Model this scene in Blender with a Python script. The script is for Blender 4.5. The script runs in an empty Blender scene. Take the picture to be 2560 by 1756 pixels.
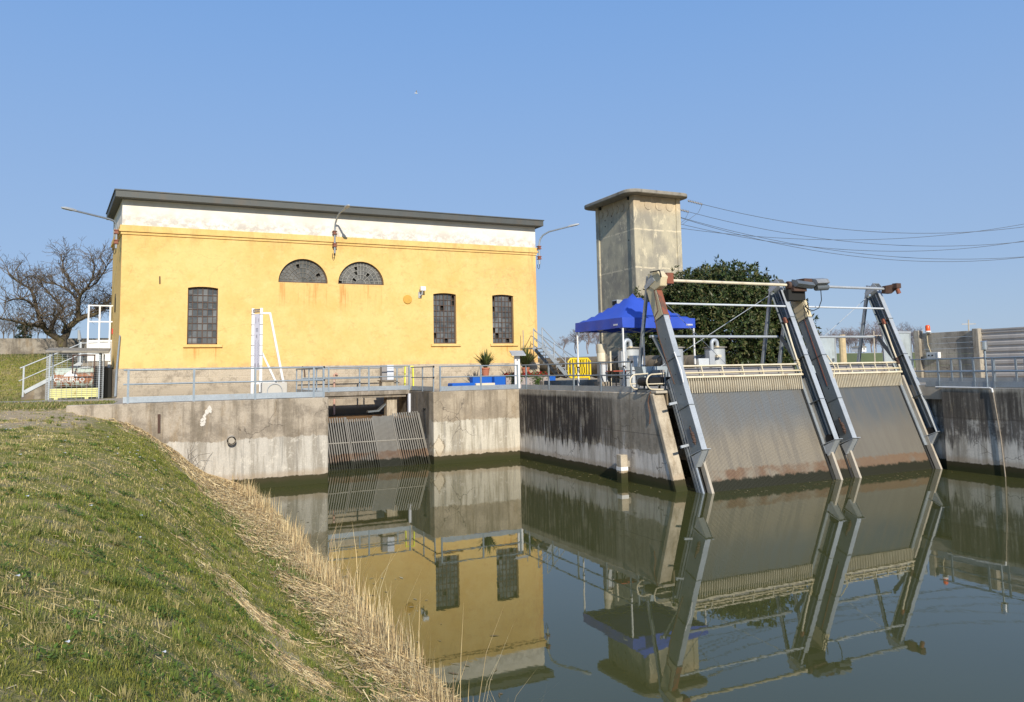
import bpy, bmesh, math, random
import numpy as np
from mathutils import Vector, Matrix
R_ = math.radians
random.seed(7)
rng = np.random.default_rng(11)
scene = bpy.context.scene
col = scene.collection

# ------------------------------------------------------------------ camera, sky, sun, exposure
FPX, CX, CY, CAMZ = 1933.7, 1280.0, 740.2, 4.0          # focal length and centre in pixels of the 2560 px photograph
YAW, PITCH, ROLL = R_(25.25), R_(5.507), R_(1.109)
cF = Vector((math.sin(YAW)*math.cos(PITCH), math.cos(YAW)*math.cos(PITCH), math.sin(PITCH)))
cR = Vector((math.cos(YAW), -math.sin(YAW), 0))
cU = cR.cross(cF)
right = cR*math.cos(ROLL) - cU*math.sin(ROLL)
up = cR*math.sin(ROLL) + cU*math.cos(ROLL)
cam_d = bpy.data.cameras.new('camera')
cam = bpy.data.objects.new('camera', cam_d); col.objects.link(cam)
cam.matrix_world = Matrix(((right.x, up.x, -cF.x, 0), (right.y, up.y, -cF.y, 0), (right.z, up.z, -cF.z, CAMZ), (0, 0, 0, 1)))
cam_d.sensor_width = 36.0
cam_d.lens = FPX/2560*36
cam_d.shift_y = -(878-CY)/2560
cam_d.clip_start = 0.1; cam_d.clip_end = 6000
scene.camera = cam

SUN_EL, SUN_AZ = R_(27), R_(190)                         # azimuth from +Y towards +X: the sun stands behind the camera
w = bpy.data.worlds.new('World'); scene.world = w; w.use_nodes = True
nt = w.node_tree; nt.nodes.clear()
sky = nt.nodes.new('ShaderNodeTexSky'); sky.sky_type = 'NISHITA'; sky.sun_disc = False
sky.sun_elevation = SUN_EL; sky.sun_rotation = SUN_AZ
sky.altitude = 0; sky.air_density = 1.0; sky.dust_density = 0.25; sky.ozone_density = 4.5
bg = nt.nodes.new('ShaderNodeBackground'); bg.inputs[1].default_value = 0.15
wo = nt.nodes.new('ShaderNodeOutputWorld')
# hazy late winter air evens the clear-sky model out: most of the light comes from this veil, bluer overhead, paler at the horizon
tc = nt.nodes.new('ShaderNodeTexCoord'); sep = nt.nodes.new('ShaderNodeSeparateXYZ'); nt.links.new(tc.outputs['Generated'], sep.inputs[0])
veil = nt.nodes.new('ShaderNodeValToRGB'); nt.links.new(sep.outputs[2], veil.inputs[0])
cr = veil.color_ramp; cr.interpolation = 'B_SPLINE'
for i, (p_, c_) in enumerate(((0.0, (1.50, 1.98, 2.72)), (.12, (1.42, 1.95, 2.85)), (.45, (.80, 1.66, 3.30)), (1.0, (.45, 1.1, 2.6)))):
    e_ = cr.elements[i] if i < 2 else cr.elements.new(p_)
    e_.position = p_; e_.color = (*[q/4 for q in c_], 1)
gain = nt.nodes.new('ShaderNodeVectorMath'); gain.operation = 'SCALE'; gain.inputs['Scale'].default_value = 4.0
nt.links.new(veil.outputs[0], gain.inputs[0])
mixs = nt.nodes.new('ShaderNodeMix'); mixs.data_type = 'RGBA'; mixs.inputs[0].default_value = .92
nt.links.new(sky.outputs[0], mixs.inputs[6]); nt.links.new(gain.outputs[0], mixs.inputs[7])
nt.links.new(mixs.outputs[2], bg.inputs[0]); nt.links.new(bg.outputs[0], wo.inputs[0])
sl = bpy.data.lights.new('sun', 'SUN'); sl.energy = 3.3; sl.angle = R_(0.53); sl.color = (1.0, 0.93, 0.82)
sun = bpy.data.objects.new('sun', sl); col.objects.link(sun)
sd = Vector((math.sin(SUN_AZ)*math.cos(SUN_EL), math.cos(SUN_AZ)*math.cos(SUN_EL), math.sin(SUN_EL)))
sun.rotation_euler = sd.to_track_quat('Z', 'Y').to_euler(); sun.location = sd*60
vs = scene.view_settings
vs.view_transform = 'Standard'; vs.look = 'None'; vs.exposure = 0.62; vs.gamma = 1.0; vs.use_curve_mapping = False

# ------------------------------------------------------------------ helpers
def A(px, py, X=None, Y=None, Z=None):
    """photograph pixel -> world point on the plane X=, Y= or Z= (real depth is always given)"""
    d = cF + right*((px-CX)/FPX) - up*((py-CY)/FPX)
    if X is not None: t = X/d.x
    elif Y is not None: t = Y/d.y
    else: t = (Z-CAMZ)/d.z
    return Vector((0, 0, CAMZ)) + d*t

V = Vector
class MB:
    def __init__(s): s.v = []; s.f = []
    def add(s, vs, fs):
        o = len(s.v); s.v += [tuple(p) for p in vs]; s.f += [tuple(i+o for i in f) for f in fs]; return s
    def box(s, x0, y0, z0, x1, y1, z1):
        x0, x1 = min(x0, x1), max(x0, x1); y0, y1 = min(y0, y1), max(y0, y1); z0, z1 = min(z0, z1), max(z0, z1)
        return s.add([(x0,y0,z0),(x1,y0,z0),(x1,y1,z0),(x0,y1,z0),(x0,y0,z1),(x1,y0,z1),(x1,y1,z1),(x0,y1,z1)],
                     [(0,3,2,1),(4,5,6,7),(0,1,5,4),(1,2,6,5),(2,3,7,6),(3,0,4,7)])
    def bar(s, a, b, w, h, side=None):
        """box beam from a to b; w along `side`, h across"""
        a, b = V(a), V(b); d = (b-a).normalized()
        sd_ = V(side) if side is not None else (V((0,0,1)).cross(d) if abs(d.z) < .95 else V((1,0,0)))
        sd_ = (sd_ - d*sd_.dot(d)).normalized(); u = d.cross(sd_)
        o = []
        for p in (a, b):
            for i, j in ((-1,-1),(1,-1),(1,1),(-1,1)): o.append(p + sd_*(i*w/2) + u*(j*h/2))
        return s.add(o, [(0,1,2,3),(7,6,5,4),(0,4,5,1),(1,5,6,2),(2,6,7,3),(3,7,4,0)])
    def tube(s, pts, r, n=8, cap=True):
        pts = [V(p) for p in pts]; rs = r if isinstance(r, (list, tuple)) else [r]*len(pts)
        d0 = (pts[1]-pts[0]).normalized(); a = d0.orthogonal().normalized(); o = []; f = []
        for i, p in enumerate(pts):
            if 0 < i < len(pts)-1: d = ((pts[i+1]-p).normalized()+(p-pts[i-1]).normalized()).normalized()
            elif i == 0: d = d0
            else: d = (p-pts[i-1]).normalized()
            a = (a - d*a.dot(d)).normalized(); b = d.cross(a)
            for k in range(n):
                t = 2*math.pi*k/n; o.append(p + (a*math.cos(t)+b*math.sin(t))*rs[i])
        for i in range(len(pts)-1):
            for k in range(n):
                k2 = (k+1) % n; f.append((i*n+k, i*n+k2, (i+1)*n+k2, (i+1)*n+k))
        if cap: f += [tuple(range(n-1, -1, -1)), tuple(range((len(pts)-1)*n, len(pts)*n))]
        return s.add(o, f)
    def cyl(s, a, b, r, n=20, r2=None): return s.tube([a, b], [r, r if r2 is None else r2], n)
    def prism(s, poly, ext):
        poly = [V(p) for p in poly]; e = V(ext); n = len(poly)
        f = [tuple(range(n-1, -1, -1)), tuple(range(n, 2*n))] + [(i, (i+1) % n, (i+1) % n+n, i+n) for i in range(n)]
        return s.add(poly + [p+e for p in poly], f)
    def lathe(s, c, prof, n=20):
        c = V(c); o = []; f = []
        for r, z in prof:
            for k in range(n):
                t = 2*math.pi*k/n; o.append(c + V((r*math.cos(t), r*math.sin(t), z)))
        m = len(prof)
        for i in range(m-1):
            for k in range(n): f.append((i*n+k, i*n+(k+1) % n, (i+1)*n+(k+1) % n, (i+1)*n+k))
        f += [tuple(range(n-1, -1, -1)), tuple(range((m-1)*n, m*n))]
        return s.add(o, f)
    def build(s, name, mat, parent=None, bevel=0, recalc=True, angle=35, **props):
        me = bpy.data.meshes.new(name)
        vv = s.v
        off = V(parent['_o']) if parent is not None else None
        if off is None:
            a = np.array(vv); off = V(((a[:,0].min()+a[:,0].max())/2, (a[:,1].min()+a[:,1].max())/2, a[:,2].min()))
        me.from_pydata([(x-off.x, y-off.y, z-off.z) for x, y, z in vv], [], s.f)
        if recalc:
            bm = bmesh.new(); bm.from_mesh(me); bmesh.ops.recalc_face_normals(bm, faces=bm.faces[:]); bm.to_mesh(me); bm.free()
        me.polygons.foreach_set('use_smooth', [True]*len(me.polygons))
        me.set_sharp_from_angle(angle=R_(angle))
        me.materials.append(mat)
        o = bpy.data.objects.new(name, me); col.objects.link(o)
        if parent is not None: o.parent = parent
        else: o.location = off
        o['_o'] = tuple(off)
        if bevel:
            m = o.modifiers.new('bevel', 'BEVEL'); m.width = bevel; m.segments = 2; m.limit_method = 'ANGLE'; m.angle_limit = R_(40)
        for k, v_ in props.items(): o[k] = v_
        return o

def thing(name, loc, label, cat, group=None):
    o = bpy.data.objects.new(name, None); col.objects.link(o); o.location = loc; o['_o'] = tuple(loc)
    o.empty_display_size = .2
    return tag(o, label, cat, group)
def tag(o, label, cat, group=None):
    o['label'] = label; o['category'] = cat
    if group: o['group'] = group
    return o
def dup(root, loc, label=None, rotz=None, scale=None):
    def cp(o, parent):
        c = o.copy(); col.objects.link(c)
        if parent is not None: c.parent = parent
        for ch in [x for x in bpy.data.objects if x.parent == o]: cp(ch, c)
        return c
    r = cp(root, None); r.location = loc
    if rotz is not None: r.rotation_euler = (0, 0, rotz)
    if scale is not None: r.scale = scale
    if label: r['label'] = label
    return r
def fast_mesh(name, verts, tris, mat, cols=None):
    """big triangle soup from numpy arrays"""
    me = bpy.data.meshes.new(name)
    nv, nf = len(verts), len(tris)
    me.vertices.add(nv); me.vertices.foreach_set('co', np.asarray(verts, np.float32).ravel())
    me.loops.add(nf*3); me.loops.foreach_set('vertex_index', np.asarray(tris, np.int32).ravel())
    me.polygons.add(nf); me.polygons.foreach_set('loop_start', np.arange(nf, dtype=np.int32)*3)
    me.polygons.foreach_set('loop_total', np.full(nf, 3, np.int32))
    me.update(calc_edges=True)
    if cols is not None:
        ca = me.attributes.new('tint', 'FLOAT_COLOR', 'POINT')
        c4 = np.ones((nv, 4), np.float32); c4[:, :3] = cols; ca.data.foreach_set('color', c4.ravel())
    me.materials.append(mat)
    o = bpy.data.objects.new(name, me); col.objects.link(o); return o

# ------------------------------------------------------------------ materials
class NT:
    def __init__(s, name):
        s.m = bpy.data.materials.new(name); s.m.use_nodes = True; s.t = s.m.node_tree; s.t.nodes.clear()
        s.out = s.n('ShaderNodeOutputMaterial'); s.bs = s.n('ShaderNodeBsdfPrincipled')
        s.l(s.bs.outputs[0], s.out.inputs[0]); s._pos = None
    def n(s, t): return s.t.nodes.new(t)
    def l(s, a, b): s.t.links.new(a, b)
    def put(s, sock, v):
        if isinstance(v, bpy.types.NodeSocket): s.l(v, sock)
        elif isinstance(v, (tuple, list)) and len(v) == 3 and sock.type == 'RGBA': sock.default_value = (*v, 1)
        else: sock.default_value = v
    def pos(s):
        if s._pos is None: s._pos = s.n('ShaderNodeNewGeometry').outputs['Position']
        return s._pos
    def xyz(s):
        q = s.n('ShaderNodeSeparateXYZ'); s.l(s.pos(), q.inputs[0]); return q.outputs
    def map(s, sc, vec=None, loc=(0,0,0)):
        q = s.n('ShaderNodeMapping'); s.put(q.inputs[0], vec or s.pos()); q.inputs['Scale'].default_value = sc; q.inputs['Location'].default_value = loc
        return q.outputs[0]
    def noise(s, scale, detail=4, rough=.55, vec=None, dist=0):
        q = s.n('ShaderNodeTexNoise'); s.put(q.inputs['Vector'], vec or s.pos())
        q.inputs['Scale'].default_value = scale; q.inputs['Detail'].default_value = detail; q.inputs['Roughness'].default_value = rough
        q.inputs['Distortion'].default_value = dist; return q.outputs[0]
    def voro(s, scale, vec=None, feature='F1', out='Color'):
        q = s.n('ShaderNodeTexVoronoi'); q.feature = feature; s.put(q.inputs['Vector'], vec or s.pos()); q.inputs['Scale'].default_value = scale
        return q.outputs[out]
    def ramp(s, fac, a, b, va=0.0, vb=1.0):
        q = s.n('ShaderNodeMapRange'); q.interpolation_type = 'SMOOTHSTEP'; s.put(q.inputs[0], fac)
        for i, x in ((1, a), (2, b), (3, va), (4, vb)): s.put(q.inputs[i], x)
        return q.outputs[0]
    def math(s, op, a, b=0.0):
        q = s.n('ShaderNodeMath'); q.operation = op; s.put(q.inputs[0], a); s.put(q.inputs[1], b); return q.outputs[0]
    def mul(s, *a):
        r = a[0]
        for b in a[1:]: r = s.math('MULTIPLY', r, b)
        return r
    def mix(s, f, a, b):
        q = s.n('ShaderNodeMix'); q.data_type = 'RGBA'; s.put(q.inputs[0], f); s.put(q.inputs[6], a); s.put(q.inputs[7], b); return q.outputs[2]
    def scale(s, c, f):
        q = s.n('ShaderNodeVectorMath'); q.operation = 'SCALE'; s.put(q.inputs[0], c); s.put(q.inputs['Scale'], f); return q.outputs[0]
    def bump(s, h, strength=.3, dist=.02):
        q = s.n('ShaderNodeBump'); s.put(q.inputs['Height'], h); q.inputs['Strength'].default_value = strength; q.inputs['Distance'].default_value = dist
        s.l(q.outputs[0], s.bs.inputs['Normal'])
    def fin(s, c, rough=.7, metal=0.0, spec=.5):
        s.put(s.bs.inputs['Base Color'], c); s.put(s.bs.inputs['Roughness'], rough); s.put(s.bs.inputs['Metallic'], metal)
        s.bs.inputs['Specular IOR Level'].default_value = spec; return s.m

def plain(name, c, rough=.6, metal=0.0, var=.18, sc=4.0, dirt=None, dirt_amt=.5, bump=0.0, spec=.4):
    n = NT(name); f = n.noise(sc, 5); g = n.noise(sc*9, 3)
    k = n.math('ADD', n.math('MULTIPLY', n.math('SUBTRACT', f, .5), var*2.2), n.math('ADD', n.math('MULTIPLY', n.math('SUBTRACT', g, .5), var*1.2), 1.0))
    c_ = n.scale(rgbnode(n, c), k)
    if dirt: c_ = n.mix(n.mul(n.ramp(n.noise(sc*.8, 6, .65, n.map((1, 1, .35))), .5, .68), dirt_amt), c_, dirt)
    if bump: n.bump(g, bump, .01)
    return n.fin(c_, n.math('ADD', n.math('MULTIPLY', f, .2), rough-.1), metal, spec)
def rgbnode(n, c):
    q = n.n('ShaderNodeRGB'); q.outputs[0].default_value = (*c, 1); return q.outputs[0]

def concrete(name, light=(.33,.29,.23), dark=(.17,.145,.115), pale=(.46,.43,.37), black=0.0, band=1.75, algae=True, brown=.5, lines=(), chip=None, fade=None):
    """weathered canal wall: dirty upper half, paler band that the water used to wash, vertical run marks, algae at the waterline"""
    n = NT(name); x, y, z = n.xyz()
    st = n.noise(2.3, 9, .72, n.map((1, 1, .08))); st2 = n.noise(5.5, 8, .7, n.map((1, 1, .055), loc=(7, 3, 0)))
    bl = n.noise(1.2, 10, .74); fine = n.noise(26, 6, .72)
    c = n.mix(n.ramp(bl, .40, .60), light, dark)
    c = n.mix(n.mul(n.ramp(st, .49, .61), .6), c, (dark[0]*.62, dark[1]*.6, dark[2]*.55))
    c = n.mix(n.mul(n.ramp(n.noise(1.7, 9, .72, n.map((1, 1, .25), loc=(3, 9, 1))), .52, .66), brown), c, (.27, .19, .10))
    if band:
        zz = n.math('ADD', z, n.math('MULTIPLY', n.math('SUBTRACT', n.noise(1.6, 9, .76, n.map((1, 1, .4))), .5), .62))
        pf = n.math('SUBTRACT', 1.0, n.ramp(zz, band-.025, band+.02))
        pc = n.mix(n.ramp(st, .45, .6), pale, (pale[0]*.62, pale[1]*.6, pale[2]*.57))
        pc = n.mix(n.mul(n.ramp(st2, .52, .62), .5), pc, (.2, .185, .16))
        pc = n.mix(n.mul(n.ramp(n.noise(2.6, 9, .76), .54, .62), .7), pc, (.60, .55, .46))
        c = n.mix(pf, c, pc)
    if black:
        edge = n.math('ADD', z, n.math('MULTIPLY', n.math('SUBTRACT', n.noise(3.2, 9, .76, n.map((1, 1, .10), loc=(1, 5, 0))), .5), 2.6))
        cov = n.ramp(n.math('ADD', n.math('MULTIPLY', st2, .5), n.math('MULTIPLY', bl, .5)), .62, .50)
        if fade: cov = n.math('MULTIPLY', cov, n.ramp(n.math('ADD', y, n.math('MULTIPLY', n.math('SUBTRACT', st, .5), 4.0)), fade[0], fade[1], fade[2], 1.0))
        bf = n.mul(n.ramp(edge, .95, 1.3), cov, black, n.ramp(n.math('ADD', z, n.math('MULTIPLY', n.math('SUBTRACT', st2, .5), .25)), 3.0, 2.84, .25, 1.0))
        c = n.mix(bf, c, n.mix(n.ramp(st2, .35, .7), (.030, .025, .022), (.095, .08, .068)))
        dr = n.ramp(n.noise(5, 8, .75, n.map((1, 1, .05), loc=(11, 2, 0))), .56, .61)
        c = n.mix(n.mul(dr, n.ramp(z, 2.3, 1.1), .6), c, (.68, .65, .60))
    if chip:
        cx_, cz_, rx, rz = chip; q = n.math('ADD', n.math('ABSOLUTE', n.math('DIVIDE', n.math('SUBTRACT', x, cx_), rx)), n.math('ABSOLUTE', n.math('DIVIDE', n.math('SUBTRACT', z, cz_), rz)))
        q = n.math('ADD', q, n.math('MULTIPLY', n.math('SUBTRACT', n.noise(4.5, 5, .7), .5), 1.6))
        c = n.mix(n.ramp(q, 1.12, 1.0), c, (.20, .155, .10)); c = n.mix(n.ramp(q, 1.0, .9), c, n.mix(n.noise(9, 4), (.50, .42, .29), (.62, .54, .42)))
    for zl in lines:
        c = n.mix(n.mul(n.ramp(n.math('ABSOLUTE', n.math('SUBTRACT', z, zl)), .018, .006), .55), c, (.07, .06, .05))
    wv = n.n('ShaderNodeVectorMath'); wv.operation = 'ADD'; n.l(n.pos(), wv.inputs[0]); q_ = n.n('ShaderNodeTexNoise'); q_.inputs['Scale'].default_value = 1.5; q_.inputs['Detail'].default_value = 6; n.l(n.pos(), q_.inputs['Vector']); n.l(q_.outputs[1], wv.inputs[1])
    crk = n.ramp(n.voro(.55, wv.outputs[0], 'DISTANCE_TO_EDGE', 'Distance'), .009, .003)
    c = n.mix(n.mul(crk, n.ramp(n.noise(.6, 3), .52, .6), .7), c, (.08, .065, .05))
    pit = n.ramp(n.noise(55, 3, .6), .66, .72); c = n.mix(n.mul(pit, .45), c, (.10, .085, .065))
    k = n.math('ADD', n.math('MULTIPLY', n.math('SUBTRACT', fine, .5), .75), 1.0)
    c = n.scale(c, k)
    rough = .9
    if algae:
        za = n.math('ADD', z, n.math('MULTIPLY', n.math('SUBTRACT', n.noise(3.2, 9, .78), .5), .30))
        af = n.ramp(za, .37, .33)
        c = n.mix(n.mul(n.ramp(za, .62, .42), .5), c, (.33, .24, .15))
        c = n.mix(af, c, n.mix(n.ramp(za, .1, .3), (.035, .037, .012), (.05, .042, .02)))
    n.bump(n.math('ADD', fine, n.math('MULTIPLY', st, .5)), .35, .015)
    return n.fin(c, rough, 0, .25)

def rect_mask(n, x, z, x0, x1, z0, z1, soft=.25):
    return n.mul(n.ramp(x, x0-soft*.3, x0+soft*.3), n.ramp(x, x1+soft*.3, x1-soft*.3), n.ramp(z, z1+.02, z1-.02), n.ramp(z, z0, z0+(z1-z0)*.85))

def stucco_mat():
    n = NT('yellow_stucco'); x, y, z = n.xyz()
    b = n.noise(.55, 10, .74); f = n.noise(9, 8, .75); s = n.noise(2.2, 9, .76, n.map((1, 1, .16)))
    c = n.mix(n.ramp(b, .38, .68), (.74, .52, .20), (.68, .44, .145))
    c = n.mix(n.mul(n.ramp(n.noise(1.5, 10, .78), .52, .64), .35), c, (.78, .575, .26))
    c = n.mix(n.mul(n.ramp(n.noise(2.8, 8, .78, n.map((1, 1, 1.6))), .53, .66), .5), c, (.58, .34, .125))
    c = n.mix(n.mul(n.ramp(n.noise(6.5, 8, .8), .56, .66), .35), c, (.52, .33, .15))
    # grey wear under the cornice and towards the right end, rust runs below the openings
    c = n.mix(n.mul(n.ramp(z, 9.6, 10.7), n.ramp(s, .48, .66), .4), c, (.45, .27, .11))
    c = n.mix(n.mul(n.ramp(x, 15.2, 18.2), n.ramp(z, 7.9, 8.7), n.ramp(z, 10.2, 9.4), n.ramp(f, .46, .62), .45), c, (.45, .27, .13))
    c = n.mix(n.mul(n.ramp(x, 18.9, 19.84), n.ramp(s, .46, .6), .5), c, (.60, .27, .10))
    run = n.ramp(n.noise(5.5, 8, .74, n.map((1, 1, .045))), .51, .60)
    m = None
    for x0, x1, z0, z1, a in ((5.75, 8.05, 7.0, 8.5, .55), (8.7, 10.9, 6.6, 8.5, .6), (1.5, 3.1, 4.55, 5.38, .6), (17.2, 18.3, 4.7, 5.38, .6), (13.9, 14.9, 4.9, 5.38, .35)):
        k = n.mul(rect_mask(n, x, z, x0, x1, z0, z1), a); m = k if m is None else n.math('ADD', m, k)
    c = n.mix(n.mul(m, run), c, (.42, .15, .035))
    c = n.mix(n.mul(m, .35), c, (.66, .33, .08))
    wv = n.n('ShaderNodeVectorMath'); wv.operation = 'ADD'; n.l(n.pos(), wv.inputs[0]); q_ = n.n('ShaderNodeTexNoise'); q_.inputs['Scale'].default_value = 1.2; q_.inputs['Detail'].default_value = 6; n.l(n.pos(), q_.inputs['Vector']); n.l(q_.outputs[1], wv.inputs[1])
    crk = n.ramp(n.voro(.4, wv.outputs[0], 'DISTANCE_TO_EDGE', 'Distance'), .007, .002)
    c = n.mix(n.mul(crk, n.ramp(n.noise(.45, 3), .55, .61), .3), c, (.36, .20, .07))
    base = n.mul(n.ramp(z, 4.72, 4.45), n.ramp(s, .4, .65), .5)
    c = n.mix(base, c, (.38, .27, .15))
    c = n.scale(c, n.math('ADD', n.math('MULTIPLY', n.math('SUBTRACT', f, .5), .22), 1.0))
    n.bump(n.noise(30, 4, .6), .25, .01)
    return n.fin(c, .9, 0, .2)
def attic_mat():
    n = NT('white_attic_plaster'); x, y, z = n.xyz()
    s = n.noise(1.6, 6, .72, n.map((1, 1, 1.5)))
    c = n.mix(n.ramp(n.noise(.8, 5, .6), .4, .7), (.80, .75, .66), (.72, .66, .56))
    c = n.mix(n.mul(n.ramp(z, 11.85, 11.05), n.ramp(n.noise(2.4, 8, .78, n.map((1, 1, 1.3))), .42, .58), .8), c, (.46, .42, .37))
    c = n.mix(n.mul(n.ramp(n.noise(3, 6, .75), .58, .7), .4), c, (.55, .50, .44))
    n.bump(n.noise(18, 4), .2, .01)
    return n.fin(c, .9, 0, .2)
def stone_mat():
    n = NT('plinth_stone'); x, y, z = n.xyz()
    q = n.n('ShaderNodeTexBrick'); mp = n.n('ShaderNodeCombineXYZ'); n.l(x, mp.inputs[0]); n.l(n.math('SUBTRACT', z, 3.18), mp.inputs[1])
    n.l(mp.outputs[0], q.inputs['Vector']); q.inputs['Scale'].default_value = 1.0; q.inputs['Brick Width'].default_value = 1.05; q.inputs['Row Height'].default_value = .40
    q.inputs['Mortar Size'].default_value = .022; q.inputs['Mortar Smooth'].default_value = .4
    q.inputs['Color1'].default_value = (.47, .39, .275, 1); q.inputs['Color2'].default_value = (.31, .26, .19, 1); q.inputs['Mortar'].default_value = (.62, .52, .36, 1)
    sp = n.voro(34, out='Distance')
    c = n.mix(n.ramp(sp, .25, .6), q.outputs[0], (.52, .44, .33))
    c = n.mix(n.mul(n.ramp(n.noise(1.6, 9, .75), .48, .62), .6), c, (.19, .155, .115))
    c = n.mix(n.mul(n.ramp(z, 3.95, 3.3), .45), c, (.24, .20, .15))
    c = n.mix(n.ramp(z, 2.45, 2.2), c, (.15, .12, .08))  # footbridge shadow put into the colour of the lowest stone
    n.bump(n.math('ADD', n.noise(22, 5, .7), n.math('MULTIPLY', q.outputs[1], -.8)), .6, .03)
    return n.fin(c, .95, 0, .2)
def tower_mat():
    n = NT('tower_concrete'); x, y, z = n.xyz()
    b = n.noise(.9, 6, .65, n.map((1, 1, .7))); f = n.noise(12, 5, .65)
    c = n.mix(n.ramp(b, .36, .64), (.47, .42, .30), (.30, .275, .22))
    c = n.mix(n.mul(n.ramp(n.noise(1.6, 9, .76, n.map((1, 1, .5), loc=(2, 8, 4)), 1.2), .55, .60), .7), c, (.64, .56, .39))
    c = n.mix(n.mul(n.ramp(z, 13.4, 14.4), .5), c, (.58, .42, .25))
    for zj in (12.61, 10.21, 7.8, 5.4):
        zn = n.math('ADD', z, n.math('MULTIPLY', n.math('SUBTRACT', n.noise(4, 4), .5), .12))
        c = n.mix(n.mul(n.ramp(n.math('ABSOLUTE', n.math('SUBTRACT', zn, zj)), .06, .025), n.ramp(n.noise(3, 4), .35, .5), .8), c, (.66, .57, .40))
    c = n.mix(n.mul(n.ramp(n.noise(3, 6, .7, n.map((1, 1, .06))), .6, .72), .5), c, (.18, .15, .11))
    c = n.scale(c, n.math('ADD', n.math('MULTIPLY', n.math('SUBTRACT', f, .5), .3), 1.0))
    n.bump(f, .2, .01)
    return n.fin(c, .9, 0, .2)
def rack_mat(name, top, mid, rustc):
    n = NT(name); x, y, z = n.xyz()
    s = n.noise(1.6, 8, .72, n.map((2.5, .5, .12))); zz = n.math('ADD', z, n.math('MULTIPLY', n.math('SUBTRACT', n.noise(1.2, 4), .5), .9))
    c = n.mix(n.ramp(zz, 1.2, 2.5), mid, top)
    c = n.mix(n.mul(n.ramp(s, .47, .58), .5), c, (.19, .17, .14))
    zr = n.math('ADD', z, n.math('MULTIPLY', n.math('SUBTRACT', n.noise(2.5, 6, .75, n.map((1.5, 1, 1))), .5), .34))
    c = n.mix(n.mul(n.ramp(zr, .66, .58), n.ramp(n.noise(1.3, 4), .3, .55), .85), c, n.mix(n.noise(7, 4), rustc, (.25, .165, .095)))
    c = n.mix(n.ramp(zr, .36, .27), c, (.028, .028, .015))
    return n.fin(c, .6, .25, .4)
def galv(name='galvanised_steel', c=(.36,.40,.43), metal=.55, rough=.48):
    n = NT(name); sp = n.voro(38); v = n.n('ShaderNodeSeparateXYZ'); n.l(sp, v.inputs[0])
    k = n.math('ADD', n.math('MULTIPLY', v.outputs[0], .14), n.math('ADD', n.math('MULTIPLY', n.noise(1.8, 5), .5), .62))
    c_ = n.scale(rgbnode(n, c), k)
    c_ = n.mix(n.mul(n.ramp(n.noise(2.4, 6, .7, n.map((1, 1, .3))), .58, .72), .4), c_, (.30, .25, .19))
    return n.fin(c_, n.math('ADD', n.math('MULTIPLY', v.outputs[1], .15), rough-.05), metal, .5)
def rusty(name, paint, rustc=(.23,.075,.03), amt=.5, rough=.6, metal=0):
    n = NT(name); f = n.noise(3.2, 7, .7, n.map((1, 1, .45))); g = n.noise(25, 4)
    rc = n.mix(g, (rustc[0]*.55, rustc[1]*.6, rustc[2]*.7), (rustc[0]*1.15, rustc[1]*1.25, rustc[2]*1.2))
    c = n.mix(n.ramp(f, .72-amt*.5, .80-amt*.5), n.scale(rgbnode(n, paint), n.math('ADD', n.math('MULTIPLY', g, .3), .85)), rc)
    n.bump(g, .2, .005)
    return n.fin(c, rough, metal, .4)
def tint_mat(name, rough=.7, trans=.25, mul=1.0):
    n = NT(name); a = n.n('ShaderNodeAttribute'); a.attribute_name = 'tint'
    n.put(n.bs.inputs['Base Color'], a.outputs['Color']); n.bs.inputs['Roughness'].default_value = rough; n.bs.inputs['Specular IOR Level'].default_value = .3
    if trans:
        t = n.n('ShaderNodeBsdfTranslucent'); n.l(a.outputs['Color'], t.inputs[0]); m = n.n('ShaderNodeMixShader'); m.inputs[0].default_value = trans
        n.l(n.bs.outputs[0], m.inputs[1]); n.l(t.outputs[0], m.inputs[2]); n.l(m.outputs[0], n.out.inputs[0])
    return n.m
def ground_mat():
    n = NT('bank_turf'); x, y, z = n.xyz()
    b = n.noise(.7, 6, .65); f = n.noise(14, 6, .7); g = n.noise(3.0, 5, .65)
    c = n.mix(n.ramp(b, .4, .62), (.215, .215, .035), (.31, .265, .08))
    c = n.mix(n.mul(n.ramp(g, .48, .66), .8), c, (.33, .26, .155))
    xx = n.math('ADD', x, n.math('MULTIPLY', n.math('SUBTRACT', n.noise(.9, 5, .65), .5), 1.6))
    lim = n.math('ADD', 2.65, n.math('MULTIPLY', n.ramp(y, 17, 29.3), -3.5))
    pt = n.mul(n.ramp(n.math('ABSOLUTE', n.math('SUBTRACT', x, n.math('ADD', 1.35, n.math('MULTIPLY', n.math('SUBTRACT', 10.5, y), .22)))), .55, .12), n.ramp(y, 6, 7.5), n.ramp(y, 13.2, 11), n.ramp(n.noise(1.8, 6, .7), .47, .56))
    c = n.mix(n.mul(pt, .7), c, n.mix(f, (.52, .39, .22), (.70, .56, .34)))
    c = n.mix(n.ramp(n.math('SUBTRACT', xx, lim), -.15, .25), c, n.mix(f, (.36, .26, .14), (.58, .44, .26)))
    c = n.mix(n.ramp(z, .12, -.05), c, (.06, .05, .025))
    # worn earth where people walk by the end of the wall
    e = n.mul(n.ramp(y, 20.5, 23.5), n.ramp(y, 31.2, 29.5), n.ramp(x, -1.0, -1.9), n.ramp(g, .34, .46))
    c = n.mix(n.mul(e, .9), c, n.mix(f, (.40, .29, .18), (.56, .44, .29)))
    c = n.scale(c, n.math('ADD', n.math('MULTIPLY', n.math('SUBTRACT', f, .5), .9), 1.0))
    n.bump(n.math('ADD', f, n.math('MULTIPLY', g, 1.5)), .8, .06)
    return n.fin(c, .95, 0, .15)
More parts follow.
